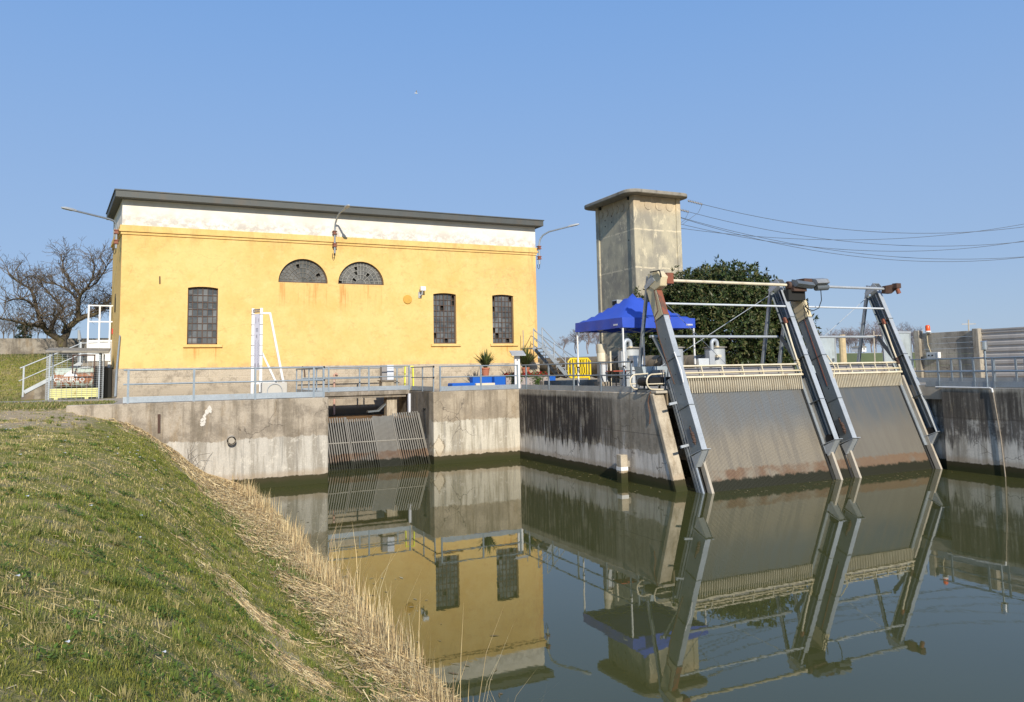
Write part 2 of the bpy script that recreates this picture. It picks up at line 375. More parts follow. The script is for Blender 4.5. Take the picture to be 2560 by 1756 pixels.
def water_mat():
    n = NT('canal_water'); 
    h = n.math('ADD', n.noise(2.2, 3, .5, n.map((1, .55, 1))), n.math('MULTIPLY', n.noise(11, 2, .5), .12))
    n.bump(h, .035, .02)
    n.bs.inputs['IOR'].default_value = 1.42
    return n.fin(n.mix(n.noise(.25, 3), (.056, .058, .018), (.072, .073, .024)), .015, 0, .5)
def glass_cells(name, cell, org=(0,0), tones=((.06,.066,.068),(.12,.128,.13))):
    n = NT(name); x, y, z = n.xyz()
    q = n.n('ShaderNodeTexWhiteNoise'); q.noise_dimensions = '2D'; cb = n.n('ShaderNodeCombineXYZ')
    n.l(n.math('FLOOR', n.math('DIVIDE', n.math('SUBTRACT', x, org[0]), cell[0])), cb.inputs[0]); n.l(n.math('FLOOR', n.math('DIVIDE', n.math('SUBTRACT', z, org[1]), cell[1])), cb.inputs[1])
    n.l(cb.outputs[0], q.inputs['Vector'])
    v = q.outputs['Value']
    c = n.mix(n.ramp(v, .1, 1.0), tones[0], tones[1])
    c = n.mix(n.mul(n.ramp(n.noise(6, 5, .7), .45, .7), .5), c, (.15, .14, .115))
    c = n.mix(n.mul(n.ramp(n.noise(1.3, 3), .52, .66), .6), c, (.22, .235, .24))  # broad pale patches paint reflections into the pane colour
    n.bump(n.noise(3.0, 2), .05, .02)
    return n.fin(c, n.math('ADD', n.math('MULTIPLY', v, .25), .12), 0, .6)

def tank_mat():
    n = NT('rusting_green_tank'); x, y, z = n.xyz(); f = n.noise(3.0, 9, .74, n.map((1, 1, .6))); g = n.noise(22, 5)
    band = n.math('SUBTRACT', 1.0, n.math('DIVIDE', n.math('ABSOLUTE', n.math('SUBTRACT', z, 4.08)), .34))
    runs = n.mul(n.ramp(z, 3.95, 3.8), n.ramp(n.noise(4.5, 5, .7, n.map((1, 1, .05))), .5, .58), .22)
    k = n.math('ADD', n.math('ADD', f, n.math('MULTIPLY', n.math('MAXIMUM', band, 0.0), .27)), runs)
    c = n.mix(n.ramp(k, .56, .64), n.scale(rgbnode(n, (.50, .58, .50)), n.math('ADD', n.math('MULTIPLY', g, .25), .88)), n.mix(g, (.20, .06, .018), (.44, .17, .05)))
    return n.fin(c, .65)
M = {}
M['stucco'] = stucco_mat(); M['attic'] = attic_mat(); M['stone'] = stone_mat(); M['tower'] = tower_mat()
M['wall'] = concrete('canal_wall_concrete', light=(.43,.365,.28), dark=(.25,.21,.16), pale=(.50,.46,.39))
M['wall_mid'] = concrete('canal_wall_concrete_warm', light=(.42,.35,.255), dark=(.29,.24,.175), pale=(.55,.50,.40), band=1.85, brown=.35, chip=(11.62, .75, .28, .45))
M['wall_black'] = concrete('blackened_canal_wall', light=(.50,.44,.35), dark=(.30,.26,.20), pale=(.66,.61,.54), black=1.0, band=1.15, brown=.4, lines=(1.75,), fade=(23.6, 26.0, .35))
M['wall_right'] = concrete('stained_canal_wall', light=(.52,.475,.39), dark=(.32,.29,.235), pale=(.66,.62,.54), black=.85, band=1.9, brown=.45, lines=(1.95,))
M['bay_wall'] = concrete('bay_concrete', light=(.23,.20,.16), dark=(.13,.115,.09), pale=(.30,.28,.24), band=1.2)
M['pier'] = concrete('pier_concrete', light=(.50,.43,.32), dark=(.36,.30,.22), pale=(.52,.46,.36), band=.0, brown=.3)
M['conc'] = concrete('plain_concrete', band=0, algae=False)
M['conc_pale'] = plain('pale_concrete', (.44,.39,.31), .9, 0, .2, 2.5, (.25,.2,.14), .5, .2)
M['slab'] = concrete('slab_concrete', light=(.33,.28,.22), dark=(.20,.17,.13), band=0, algae=False)
M['yard'] = plain('yard_concrete', (.36,.32,.26), .92, 0, .2, .8, (.24,.2,.15), .6, .2)
M['ground'] = ground_mat(); M['water'] = water_mat()
M['galv'] = galv(); M['galv_light'] = galv('galvanised_light', (.44,.47,.49), .3, .5); M['galv_dark'] = galv('galvanised_dark', (.17,.19,.20), .5, .5)
M['beam'] = galv('shaded_beam_steel', (.20,.23,.245), .25, .55)  # darker steel for the side webs, their shade put into the colour
M['rail'] = galv('railing_steel', (.27,.32,.36), .45, .5)
M['cream'] = rusty('cream_paint', (.62,.52,.33), amt=.12); M['cream_clean'] = plain('cream_enamel', (.66,.58,.42), .5, 0, .15, 3, (.35,.25,.13), .5)
M['red_oxide'] = rusty('red_oxide_paint', (.235,.075,.04), (.15,.07,.045), .4); M['rust'] = rusty('rusted_iron', (.10,.062,.048), (.10,.052,.036), amt=.6, rough=.85)
M['rust_brown'] = plain('brown_rusty_bars', (.16,.085,.055), .8, .1, .4, 8)
M['white'] = plain('white_paint', (.78,.77,.74), .5, 0, .08, 3, (.5,.45,.38), .3); M['white_metal'] = plain('white_steel', (.66,.69,.70), .4, .2, .12, 2)
M['panel'] = plain('zinc_sheet', (.50,.56,.57), .45, .35, .2, 2.2, (.33,.36,.36), .6)
M['roof'] = plain('roof_flashing', (.085,.09,.085), .6, .3, .25, 1.5, (.13,.10,.07), .4)
M['roof_conc'] = plain('roof_slab_concrete', (.27,.245,.20), .9, 0, .35, 2.5, (.10,.09,.07), .7, .3)
M['black'] = plain('black_rubber', (.012,.012,.013), .55, 0, .3, 6); M['dark'] = plain('dark_void', (.02,.02,.018), .9, 0, .2)  # the near-black stands in for unlit depth in openings; also colours dark fittings
M['blue'] = plain('blue_canvas', (.035,.085,.47), .55, 0, .12, 1.6, None, 0, .05); M['sofa'] = plain('blue_fabric', (.006,.095,.42), .8, 0, .15, 6)
M['yellow'] = plain('yellow_plastic', (.80,.58,.02), .45, 0, .1, 4, (.4,.3,.06), .4); M['pale_yellow'] = rusty('pale_yellow_grating', (.74,.70,.28), (.4,.2,.05), .18)
M['lime'] = plain('lime_plastic', (.82,.82,.06), .4, 0, .06)
M['terracotta'] = plain('terracotta', (.42,.15,.085), .85, 0, .15, 6); M['planter'] = plain('taupe_planter', (.33,.28,.26), .8, 0, .12)
M['grey_box'] = plain('grey_enclosure', (.40,.42,.43), .5, .1, .1, 3, (.3,.27,.22), .3); M['taupe_box'] = plain('taupe_enclosure', (.27,.25,.235), .6, 0, .12, 3)
M['lightgrey'] = plain('light_grey_cabinet', (.60,.62,.66), .45, 0, .06)
M['orange'] = plain('orange_lens', (.78,.10,.015), .3, 0, .05); M['red'] = plain('red_box', (.55,.02,.015), .4)
M['tank'] = tank_mat()
M['glass'] = glass_cells('old_window_glass', (.2175, .34), (1.63, 5.49)); M['muntin'] = plain('rusty_muntin', (.115,.075,.055), .8, .1, .4, 9)
M['lun_glass'] = plain('dusty_fanlight_glass', (.15,.145,.13), .3, 0, .7, 2.2, (.06,.065,.06), .8)
M['pipe'] = plain('weathered_big_pipe', (.20,.165,.115), .85, .1, .35, 3, (.08,.06,.04), .7, .2)
M['drum'] = rusty('zinc_drum', (.44,.46,.46), (.27,.16,.10), .22, .55, .25)
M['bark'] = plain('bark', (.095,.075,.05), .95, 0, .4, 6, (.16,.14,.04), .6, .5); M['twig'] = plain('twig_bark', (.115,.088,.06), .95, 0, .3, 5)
M['haze_bark'] = plain('haze_bark', (.20,.165,.16), 1, 0, .2, .3)  # distance haze is put into this faded bark colour
M['leaf'] = tint_mat('leaf', .45, .18); M['blade'] = tint_mat('blade', .65, .38); M['straw'] = tint_mat('straw', .75, .35)
M['wire'] = plain('cable', (.10,.11,.12), .6, .3, .1); M['silt'] = plain('brown_silt', (.20,.115,.05), .55, 0, .3, 2, (.10,.06,.03), .6, .4)
M['porcelain'] = plain('insulator_porcelain', (.42,.40,.37), .3, 0, .1)
M['fence'] = concrete('fence_slab_concrete', light=(.42,.375,.30), dark=(.29,.255,.205), band=0, algae=False, brown=.25); M['fence_sheet'] = plain('pinkish_fence_sheet', (.50,.46,.41), .7, .1, .12, 1.2, (.33,.28,.25), .5)
M['wood'] = plain('wooden_post', (.56,.43,.24), .85, 0, .3, 5); M['redtop'] = plain('red_table_top', (.42,.09,.05), .6)
M['rack'] = rack_mat('rack_bars', (.175,.184,.184), (.29,.25,.187), (.15,.07,.04)); M['rack_fine'] = rack_mat('fine_rack_bars', (.13,.143,.147), (.215,.197,.16), (.20,.115,.07))
M['rack_old'] = rack_mat('old_rack_bars', (.26,.25,.215), (.24,.22,.18), (.14,.07,.04))
M['flower'] = tint_mat('flower', .6, .2); M['banner'] = plain('banner_print', (.56,.54,.60), .7, 0, .05); M['ink'] = plain('print_ink', (.16,.15,.17), .8)
M['field'] = plain('far_grass', (.115,.135,.052), .95, 0, .3, .06, (.17,.14,.07), .6)
M['road'] = plain('levee_road', (.36,.34,.32), .9, 0, .1, .3)

# ------------------------------------------------------------------ setting: ground, water, far land
PX = [-60, -9, -5, -2.4, -1.7, -.9, -.07, .77, 1.43, 1.93, 2.6, 3.05, 3.35, 5.0, 9.0]
PZ = [3.05, 3.02, 2.95, 2.83, 2.76, 2.56, 2.17, 1.52, .90, .56, .30, .12, -.02, -.9, -1.6]
def bank_z(x, y):
    z = np.interp(x, PX, PZ)
    z = z + .05*np.sin(x*1.7+y*.63)*np.cos(y*.9-x*.4) + .025*np.sin(x*4.1+1.3*y)*np.sin(2.3*y)
    flat = 3.06 + .03*np.sin(x*.9)*np.cos(y*.7)
    t = np.clip((y-28.2)/2.4, 0, 1)*(x < -2.2) + (y > 29.45)*(x >= -2.2)*(x < 5.95)
    z = z*(1-t) + flat*t
    m = np.clip((y-44.5)/7.5, 0, 1); m = m*m*(3-2*m)
    return z + m*2.35*np.clip((-1.5-x)/3.2, 0, 1)
def grid_patch(xs, ys):
    xx, yy = np.meshgrid(xs, ys); zz = bank_z(xx, yy)
    nx, ny = len(xs), len(ys)
    v = list(zip(xx.ravel(), yy.ravel(), zz.ravel()))
    f = [(j*nx+i, j*nx+i+1, (j+1)*nx+i+1, (j+1)*nx+i) for j in range(ny-1) for i in range(nx-1)]
    return v, f
mb = MB()
xs = np.concatenate([np.linspace(-60, -10, 12), np.arange(-9, 4.6, .2), np.linspace(4.8, 9, 8)])
mb.add(*grid_patch(xs, np.concatenate([np.linspace(-60, -3, 20), np.arange(-2.5, 29.46, .25), [29.47]])))
xs2 = np.concatenate([np.linspace(-60, -10, 12), np.arange(-9, 5.8, .35), [5.9]])
mb.add(*grid_patch(xs2, np.concatenate([[29.47, 29.6], np.arange(29.8, 46, .5), np.arange(46, 64, .5)])))
# yard east of the basin and the wide land around, same sheet level
def flat(x0, y0, x1, y1, z): mb.add([(x0,y0,z),(x1,y0,z),(x1,y1,z),(x0,y1,z)], [(0,1,2,3)])
flat(-3000, -600, -60, 3000, 3.02); flat(-60, 64, 60, 3000, 2.9); flat(60, -600, 3000, 3000, 2.9); flat(-60, -600, 4, -60, 2.7)
flat(28, -600, 60, 20, 2.95); flat(33, 20, 60, 64, 2.95); flat(5.9, 47, 33, 64, 2.95)
mb.build('ground', M['ground'], recalc=True, kind='structure')
mb = MB().box(2.6, -600, -2.0, 27.35, 38.7, 0.0)
mb.v = mb.v; mb.build('water', M['water'], kind='structure')
mb = MB()
for x0, y0, x1, y1 in ((11.5, 32.55, 33.5, 47.2), (15.7, 22.0, 33.5, 32.55), (27.2, 19.9, 33.5, 22.0), (27.2, -60, 29.0, 19.9)):
    mb.box(x0, y0, 2.6, x1, y1, 3.13)
mb.build('yard_pavement', M['yard'], kind='structure')
mb = MB().box(-40, 36.4, 2.8, -1.2, 39.4, 3.10).box(-1.2, 29.8, 2.8, 5.9, 38.7, 3.12)
mb.build('path', M['yard'], kind='structure')
mb = MB().box(6.15, 34.5, 1.86, 11.38, 38.72, 1.93)
mb.build('silted_sill', M['silt'], kind='structure')
# far levee with a road
mb = MB().prism([(95, 118, 2.5), (95, 124, 6.35), (95, 131, 6.35), (95, 137, 2.5)], (220, 0, 0))
mb.build('levee', M['field'], kind='structure')
mb = MB().box(95, 124.6, 6.3, 315, 130.4, 6.42)
mb.build('levee_road', M['road'], kind='structure')

# ------------------------------------------------------------------ canal walls
mb = MB().box(-2.37, 29.26, -1.5, 6.15, 29.76, 3.14)
wa = mb.build('retaining_wall', M['wall'], bevel=.03)
tag(wa, 'long grey canal wall running from the grass bank to the small rack', 'retaining wall')
d = MB(); pc = A(577, 1097, Y=29.2)
d.tube([(2.73, 29.3, 1.78), (2.73, 29.02, 1.74)], .15, 20, cap=False); d.tube([(2.73, 29.02, 1.74), (2.73, 29.3, 1.78)], .105, 20, cap=True)
d.build('drain_pipe', M['conc_pale'], wa, recalc=False)
MB().cyl((2.73, 29.2, 1.765), (2.73, 29.21, 1.765), .104, 18).build('pipe_mouth', M['dark'], wa)
MB().bar((.40, 29.235, 2.75), (.41, 29.235, 2.12), .085, .05, (1, 0, 0)).build('iron_channel', M['rust'], wa)
mb = MB()
for k in range(26):
    t = random.random(); x = 2.0-.22*t+random.gauss(0, .035); z = 2.93-.62*t+random.gauss(0, .03); r = random.uniform(.022, .062)*(1.25-t*.5)
    ang = random.uniform(0, 3); nn = random.randint(5, 7); mb.prism([(x+r*random.uniform(.7, 1.4)*math.cos(ang+6.283*q/nn), 29.245-random.uniform(0, .008), z+1.25*r*random.uniform(.7, 1.4)*math.sin(ang+6.283*q/nn)) for q in range(nn)], (0, .03, 0))
mb.build('plaster_splash', plain('pale_plaster', (.62, .58, .51), .9, 0, .2, 20), wa)
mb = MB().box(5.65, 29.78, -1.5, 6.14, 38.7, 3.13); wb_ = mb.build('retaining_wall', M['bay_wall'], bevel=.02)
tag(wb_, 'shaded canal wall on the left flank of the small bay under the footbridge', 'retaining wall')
mb = MB().box(11.38, 32.4, -1.5, 15.75, 33.0, 3.14)
wm = mb.build('retaining_wall', M['wall_mid'], bevel=.03); tag(wm, 'sunlit tan canal wall between the small rack and the blackened wall', 'retaining wall')
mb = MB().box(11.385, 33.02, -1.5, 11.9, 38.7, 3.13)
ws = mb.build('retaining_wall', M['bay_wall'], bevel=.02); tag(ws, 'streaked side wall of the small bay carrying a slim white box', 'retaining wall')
c = A(1024, 1000, X=11.36)
MB().box(11.28, c.y-.09, 2.1, 11.39, c.y+.1, 3.0).build('cable_box', M['lightgrey'], ws, bevel=.015)
mb = MB().bar((11.36, 33.6, 2.35), (11.36, 33.3, 1.1), .05, .05).bar((11.36, 33.75, 2.35), (11.36, 33.45, 2.36), .05, .05)
mb.build('iron_hook', M['dark'], ws)
mb = MB().prism([(15.535, 32.397, -1.5), (15.535, 32.397, 3.14), (15.535, 22.05, 3.14), (15.535, 20.9, 0), (15.535, 20.35, -1.5)], (.42, 0, 0))
wbk = mb.build('retaining_wall', M['wall_black'], bevel=.03); tag(wbk, 'blackened canal wall streaked with white, ending beside the big racks', 'retaining wall')
mb = MB().prism([(15.50, 22.06, 3.12), (15.50, 21.86, 3.12), (15.50, 20.74, 0), (15.50, 20.2, -1.5), (15.50, 20.36, -1.5), (15.50, 20.9, 0)], (.46, 0, 0))
mb.build('pier_face', M['pier'], wbk, bevel=.025)
MB().box(15.55, 21.72, 3.13, 16.02, 22.25, 3.22).build('cap_slab', M['conc_pale'], wbk, bevel=.015)
mb = MB().tube([(15.515, 22.0, 3.2), (15.50, 22.15, 2.85), (15.50, 22.05, 2.4), (15.50, 22.1, 2.1)], .018, 5)
mb.build('rust_run', M['rust_brown'], wbk)
mb = MB().prism([(27.1, -60, -1.5), (27.9, -60, -1.5), (27.9, 20.9, -1.5), (27.42, 20.9, -1.5), (27.42, 19.72, -1.5), (27.1, 19.72, -1.5)], (0, 0, 4.55))
wr = mb.build('retaining_wall', M['wall_right'], bevel=.03); tag(wr, 'stained canal wall at the right with a thin pipe running down it', 'retaining wall')
mb = MB().tube([(27.06, 19.9, 3.07), (27.06, 17.82, 3.06)], .024, 8).tube([(27.06, 17.82, 3.06), (27.04, 17.72, 3.03), (27.04, 17.70, 2.9)], .03, 8)
mb.build('pipe_run', M['white'], wr)
MB().tube([(27.05, 17.70, 2.9), (27.05, 17.55, 1.4), (27.05, 17.48, -.3)], .02, 8).build('downpipe', plain('stained_pipe', (.30, .25, .19), .7, 0, .3, 4), wr)
# dark chamber behind the racks
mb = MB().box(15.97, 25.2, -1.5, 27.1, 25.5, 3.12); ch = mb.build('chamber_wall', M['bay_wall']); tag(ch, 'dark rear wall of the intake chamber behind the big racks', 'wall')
# gauge post standing in the water
gp = thing('gauge_post', (15.25, 23.5, 0), 'weathered concrete gauge post standing in the water before the blackened wall', 'post')
MB().box(15.12, 23.36, -1.2, 15.40, 23.66, .97).build('shaft', M['pier'], gp, bevel=.02)
MB().box(15.115, 23.355, .42, 15.405, 23.665, .55).build('painted_band', M['white'], gp)
MB().box(15.4, 23.45, .52, 15.56, 23.6, .74).build('bracket', M['conc'], gp, bevel=.01)

# ------------------------------------------------------------------ pump house
XL, XR, YF = -1.17, 19.84, 38.82
ph = thing('pump_house', (9.3, YF, 3.13), 'long yellow pump house with white attic, arched fanlights and barred windows', 'building')
wins = [(1.63, 2.95), (13.68, 14.97), (17.10, 18.38)]
luns = [(5.70, 8.10), (8.62, 10.99)]
ZS, ZT = 5.49, 8.13
def seg_arch(x0, x1, zt, rise, n=8):
    m, h = (x0+x1)/2, (x1-x0)/2; r = (h*h+rise*rise)/(2*rise); a = math.asin(h/r)
    return [(m+r*math.sin(t), zt+rise-r+r*math.cos(t)) for t in [a-2*a*i/n for i in range(n+1)]]
def half(x0, x1, zb, n=28, k=1.0):
    m, h = (x0+x1)/2, (x1-x0)/2*k
    return [(m+h*math.cos(math.pi*i/n), zb+h*math.sin(math.pi*i/n)) for i in range(n+1)]
holes = [[(x0, ZS), (x1, ZS)] + seg_arch(x0, x1, ZT, .065) for x0, x1 in wins] + [half(x0, x1, 8.52) for x0, x1 in luns]
def wall_with_holes(outer, holes, y, depth):
    bm = bmesh.new(); edges = []
    for loop in [outer]+holes:
        vs_ = [bm.verts.new((p[0], y, p[1])) for p in loop]
        edges += [bm.edges.new((vs_[i], vs_[(i+1) % len(vs_)])) for i in range(len(vs_))]
    bmesh.ops.triangle_fill(bm, use_beauty=True, use_dissolve=False, edges=edges)
    bm.verts.index_update()
    m = MB(); m.add([v.co[:] for v in bm.verts], [[v.index for v in f.verts] for f in bm.faces]); bm.free()
    for lp in holes:
        n = len(lp); m.add([(p[0], y, p[1]) for p in lp]+[(p[0], y+depth, p[1]) for p in lp], [(i, (i+1) % n, (i+1) % n+n, i+n) for i in range(n)])
    return m
fw = wall_with_holes([(XL, 4.40), (XR, 4.40), (XR, 10.55), (XL, 10.55)], holes, YF, .30)
XLB, YB = -1.72, 44.0                               # the left flank runs slightly outwards
fw.add([(XL, YF, 4.40), (XLB, YB, 4.40), (XLB, YB, 10.55), (XL, YF, 10.55)], [(0, 1, 2, 3)])
fw.add([(XR, YF, 4.40), (XR, YB, 4.40), (XR, YB, 10.55), (XR, YF, 10.55)], [(3, 2, 1, 0)])
fw.add([(XLB, YB, 4.40), (XR, YB, 4.40), (XR, YB, 10.55), (XLB, YB, 10.55)], [(0, 1, 2, 3)])
fw.build('wall', M['stucco'], ph, angle=30)
MB().box(XL+.1, YF+.33, 3.2, XR-.1, YF+.36, 12).build('interior', M['dark'], ph)
def plan(o_f, o_l, o_r, z): return [(XL-o_l, YF-o_f, z), (XR+o_r, YF-o_f, z), (XR+o_r, YB, z), (XLB-o_l, YB, z)]
MB().prism(plan(.07, .07, .07, 1.7), (0, 0, 2.72)).build('plinth', M['stone'], ph, bevel=.02)
mb = MB().prism(plan(.055, .055, .055, 10.50), (0, 0, .12)).prism(plan(.12, .12, .12, 10.622), (0, 0, .09)).prism(plan(.09, .09, .09, 10.714), (0, 0, .20))
mb.build('cornice', M['stucco'], ph)
MB().prism(plan(.0, .02, .0, 10.915), (0, 0, 1.2)).build('attic', M['attic'], ph)
rf = MB().prism([(XL-.30, YF-.52, 12.10), (XR+.28, YF-.52, 12.10), (XR+.28, YB+.3, 12.10), (XLB-.36, YB+.3, 12.10)], (0, 0, .30)).build('roof', M['roof'], ph, bevel=.012)
MB().prism([(XL-.34, YF-.56, 12.401), (XR+.32, YF-.56, 12.401), (XR+.32, YB+.34, 12.401), (XLB-.40, YB+.34, 12.401)], (0, 0, .05)).build('edge_flashing', M['roof'], rf)
for i, (x0, x1) in enumerate(wins):
    yf = YF+.17; m = MB()
    for s_ in ((x0+.025), (x1-.025)): m.box(s_-.025, yf-.03, ZS, s_+.025, yf+.03, ZT+.03)
    m.box(x0, yf-.03, ZS, x1, yf+.03, ZS+.06)
    ar = seg_arch(x0, x1, ZT-.04, .065)
    for a, b in zip(ar[:-1], ar[1:]): m.bar((a[0], yf, a[1]), (b[0], yf, b[1]), .06, .05, (0, 1, 0))
    wf = m.build('window', M['muntin'], ph)
    cols_, rows_ = (6, 8) if i == 0 else (6, 9)
    g = MB()
    for k in range(1, cols_):
        xk = x0+(x1-x0)*k/cols_; g.box(xk-.013-(.008 if k == 3 else 0), yf-.022, ZS+.05, xk+.013+(.008 if k == 3 else 0), yf+.012, ZT+.06*(1-abs(2*k/cols_-1)))
    for k in range(1, rows_):
        zk = ZS+(ZT-ZS)*k/rows_; g.box(x0+.04, yf-.018, zk-.013, x1-.04, yf+.01, zk+.013)
    g.build('glazing_bars', M['muntin'], wf)
    gl = MB()
    for a in range(cols_):
        for b in range(rows_):
            if i and random.random() < .07: continue
            xa, xb = x0+(x1-x0)*a/cols_, x0+(x1-x0)*(a+1)/cols_; za, zb = ZS+(ZT-ZS)*b/rows_, ZS+(ZT-ZS)*(b+1)/rows_
            t1, t2 = random.uniform(-.007, .007), random.uniform(-.007, .007)
            gl.add([(xa, yf+.025+t1, za), (xb, yf+.025-t1, za), (xb, yf+.025-t1+t2, zb+.05*(b == rows_-1)), (xa, yf+.025+t1+t2, zb+.05*(b == rows_-1))], [(0, 1, 2, 3)])
    gl.build('pane', M['glass'], wf, recalc=False, angle=1)
    MB().box(x0-.16, YF-.10, ZS-.14, x1+.22, YF+.2, ZS-.005).build('sill', M['stucco'], wf, bevel=.01)
for i, (x0, x1) in enumerate(luns):
    yf = YF+.16; mx = (x0+x1)/2; rr = (x1-x0)/2; g = MB()
    def arc(r, n=26): return [(mx+r*math.cos(math.pi*k/n), yf, 8.55+r*math.sin(math.pi*k/n)) for k in range(n+1)]
    g.tube(arc(rr-.03), .035, 6); g.box(x0, yf-.03, 8.52, x1, yf+.03, 8.58)
    lw = g.build('fanlight_window', M['muntin'], ph)
    g = MB(); rad = [rr*.22, rr*.42, rr*.61, rr*.80]
    for r in rad: g.tube(arc(r), .013, 5)
    for lev, (ra, rb, cnt) in enumerate(((rad[0], rad[1], 8), (rad[1], rad[2], 12), (rad[2], rad[3], 16), (rad[3], rr-.04, 20))):
        for k in range(1, cnt):
            t = math.pi*k/cnt; g.tube([(mx+ra*math.cos(t), yf, 8.55+ra*math.sin(t)), (mx+rb*math.cos(t), yf, 8.55+rb*math.sin(t))], .012, 5)
    g.build('glazing_bars', plain('old_putty', (.20,.18,.15), .8, 0, .3, 8) if i == 0 else plain('pale_putty', (.34,.33,.29), .8, 0, .4, 6), lw)
    gl = MB()
    for ra, rb, cnt in ((0.02, rad[0], 6), (rad[0], rad[1], 8), (rad[1], rad[2], 12), (rad[2], rad[3], 16), (rad[3], rr-.01, 20)):
        for k in range(cnt):
            if random.random() < (.06 if i else .03): continue
            t0, t1 = math.pi*k/cnt, math.pi*(k+1)/cnt; j = random.uniform(-.01, .01); j2 = random.uniform(-.008, .008)
            gl.add([(mx+ra*math.cos(t0), yf+.025+j, 8.55+ra*math.sin(t0)), (mx+rb*math.cos(t0), yf+.025+j2, 8.55+rb*math.sin(t0)), (mx+rb*math.cos(t1), yf+.025-j, 8.55+rb*math.sin(t1)), (mx+ra*math.cos(t1), yf+.025-j2, 8.55+ra*math.sin(t1))], [(0, 1, 2, 3)])
    gl.build('pane', M['lun_glass'], lw, recalc=False, angle=1)
MB().cyl((12.25, YF+.02, 7.81), (12.25, YF-.06, 7.81), .235, 32).build('vent_cover', plain('ochre_vent', (.58,.33,.06), .8, 0, .12, 6), ph, bevel=.015)
MB().bar((.42, YF-.03, 8.62), (.43, YF-.03, 8.28), .05, .05, (1, 0, 0)).bar((.42, YF-.05, 8.6), (.42, YF+.02, 8.6), .03, .03).build('iron_anchor', M['rust'], ph)
MB().tube([(XL-.08, YF-.12, 3.2), (XL-.05, YF-.12, 4.5), (XL+.03, YF-.12, 5.9)], [.05, .045, .03], 8).build('earthing_pipe', M['galv'], ph)
mb = MB()
ny = 41.6; nx_ = XL+(XLB-XL)*(ny-YF)/(YB-YF)
mb.prism([(nx_-.02, ny-.35, 7.15), (nx_-.02, ny+.35, 7.15), (nx_-.02, ny+.35, 7.75), (nx_-.02, ny, 8.05), (nx_-.02, ny-.35, 7.75)], (.05, 0, 0)).build('niche', M['dark'], ph)
mb = MB().tube([(6.85, YF-.15, 4.40), (6.95, YF-.15, 4.25), (6.98, YF-.15, 3.9)], .03, 6)
mb.build('bell_stub', M['rust'], ph)
xw = A(836, 1000, Y=YF-.2).x
MB().tube([(xw+.15, YF-.16, 3.95), (xw+.08, YF-.16, 4.02), (xw, YF-.16, 3.95), (xw, YF-.16, 3.0), (xw, YF-.16, 2.0)], .055, 10).build('downpipe', plain('peeling_pipe', (.50,.30,.22), .7, 0, .3, 5, (.7,.62,.55), .7), ph)

def street_lamp(pts, tip_dir, label):
    t = thing('street_lamp', pts[0], label, 'street lamp', 'lamp arms bolted to the pump house')
    MB().tube(pts, [.05]*2+[.045]*(len(pts)-2), 10).build('arm', M['galv'] , t)
    for z in (.15, .38):
        p = V(pts[0]).lerp(V(pts[1]), 0) ; zz = pts[0][2]+z*(pts[1][2]-pts[0][2])*2.2
        m = MB().box(p.x-.10, p.y-.10, zz-.09, p.x+.10, p.y+.16, zz-.05).box(p.x-.10, p.y-.10, zz+.05, p.x+.10, p.y+.16, zz+.09).box(p.x-.07, p.y-.07, zz-.05, p.x+.07, p.y+.07, zz+.05)
        m.build('bracket', M['red_oxide'], t)
    b = V(pts[0]); MB().tube([b, b+V((.0, 0, -.16)), b+V((-.05, 0, -.27)), b+V((-.10, .03, -.2)), b+V((-.09, .1, .0))], .016, 6).build('cable_loop', M['dark'], t)
    e = V(pts[-1]); dd = V(tip_dir).normalized(); s_ = dd.cross(V((0, 0, 1))).normalized(); u = s_.cross(dd)
    h = MB(); o = []
    for k, (a, ww, hh) in enumerate(((-.08, .05, .05), (.1, .10, .07), (.42, .11, .06), (.56, .05, .03))):
        c = e+dd*a; o += [c+s_*ww+u*hh*.4, c+s_*ww*.6+u*hh, c-s_*ww*.6+u*hh, c-s_*ww+u*hh*.4, c-s_*ww-u*hh*.5, c+s_*ww-u*hh*.5]
    f = [(k*6+i, k*6+(i+1) % 6, (k+1)*6+(i+1) % 6, (k+1)*6+i) for k in range(3) for i in range(6)]+[(5,4,3,2,1,0), (18,19,20,21,22,23)]
    h.add(o, f).build('lamp_head', M['grey_box'], t)
    return t
street_lamp([(-1.40, 38.62, 9.80), (-1.40, 38.62, 10.70), (-1.43, 38.59, 10.90), (-1.52, 38.50, 11.02), (-1.70, 38.36, 11.07), (-2.98, 37.38, 11.17)], (-1.2, -.9, .08), 'bent lamp arm on the left corner of the yellow pump house')
street_lamp([(8.41, 38.66, 10.05), (8.41, 38.66, 11.3), (8.42, 38.58, 11.55), (8.44, 38.35, 11.75), (8.47, 37.9, 11.95), (8.54, 36.9, 12.02)], (.05, -1, .05), 'bent lamp arm on the middle of the yellow facade above the fanlights')
street_lamp([(19.98, 38.62, 9.95), (19.98, 38.62, 11.1), (20.02, 38.56, 11.38), (20.14, 38.45, 11.6), (20.4, 38.2, 11.78), (21.3, 37.4, 12.0)], (1, -.9, .22), 'bent lamp arm on the right corner of the yellow pump house')
fl = thing('floodlight', (12.99, YF, 8.1), 'small white floodlight on a bracket beside the ochre vent cover', 'floodlight')
MB().box(12.86, 38.42, 8.25, 13.14, 38.62, 8.48).build('housing', M['white'], fl, bevel=.02)
MB().tube([(12.98, 38.5, 8.27), (12.94, 38.5, 8.05), (12.92, 38.7, 7.98), (12.92, YF, 8.0)], .03, 8).box(12.84, YF-.06, 7.9, 13.0, YF, 8.22).build('bracket', M['grey_box'], fl)
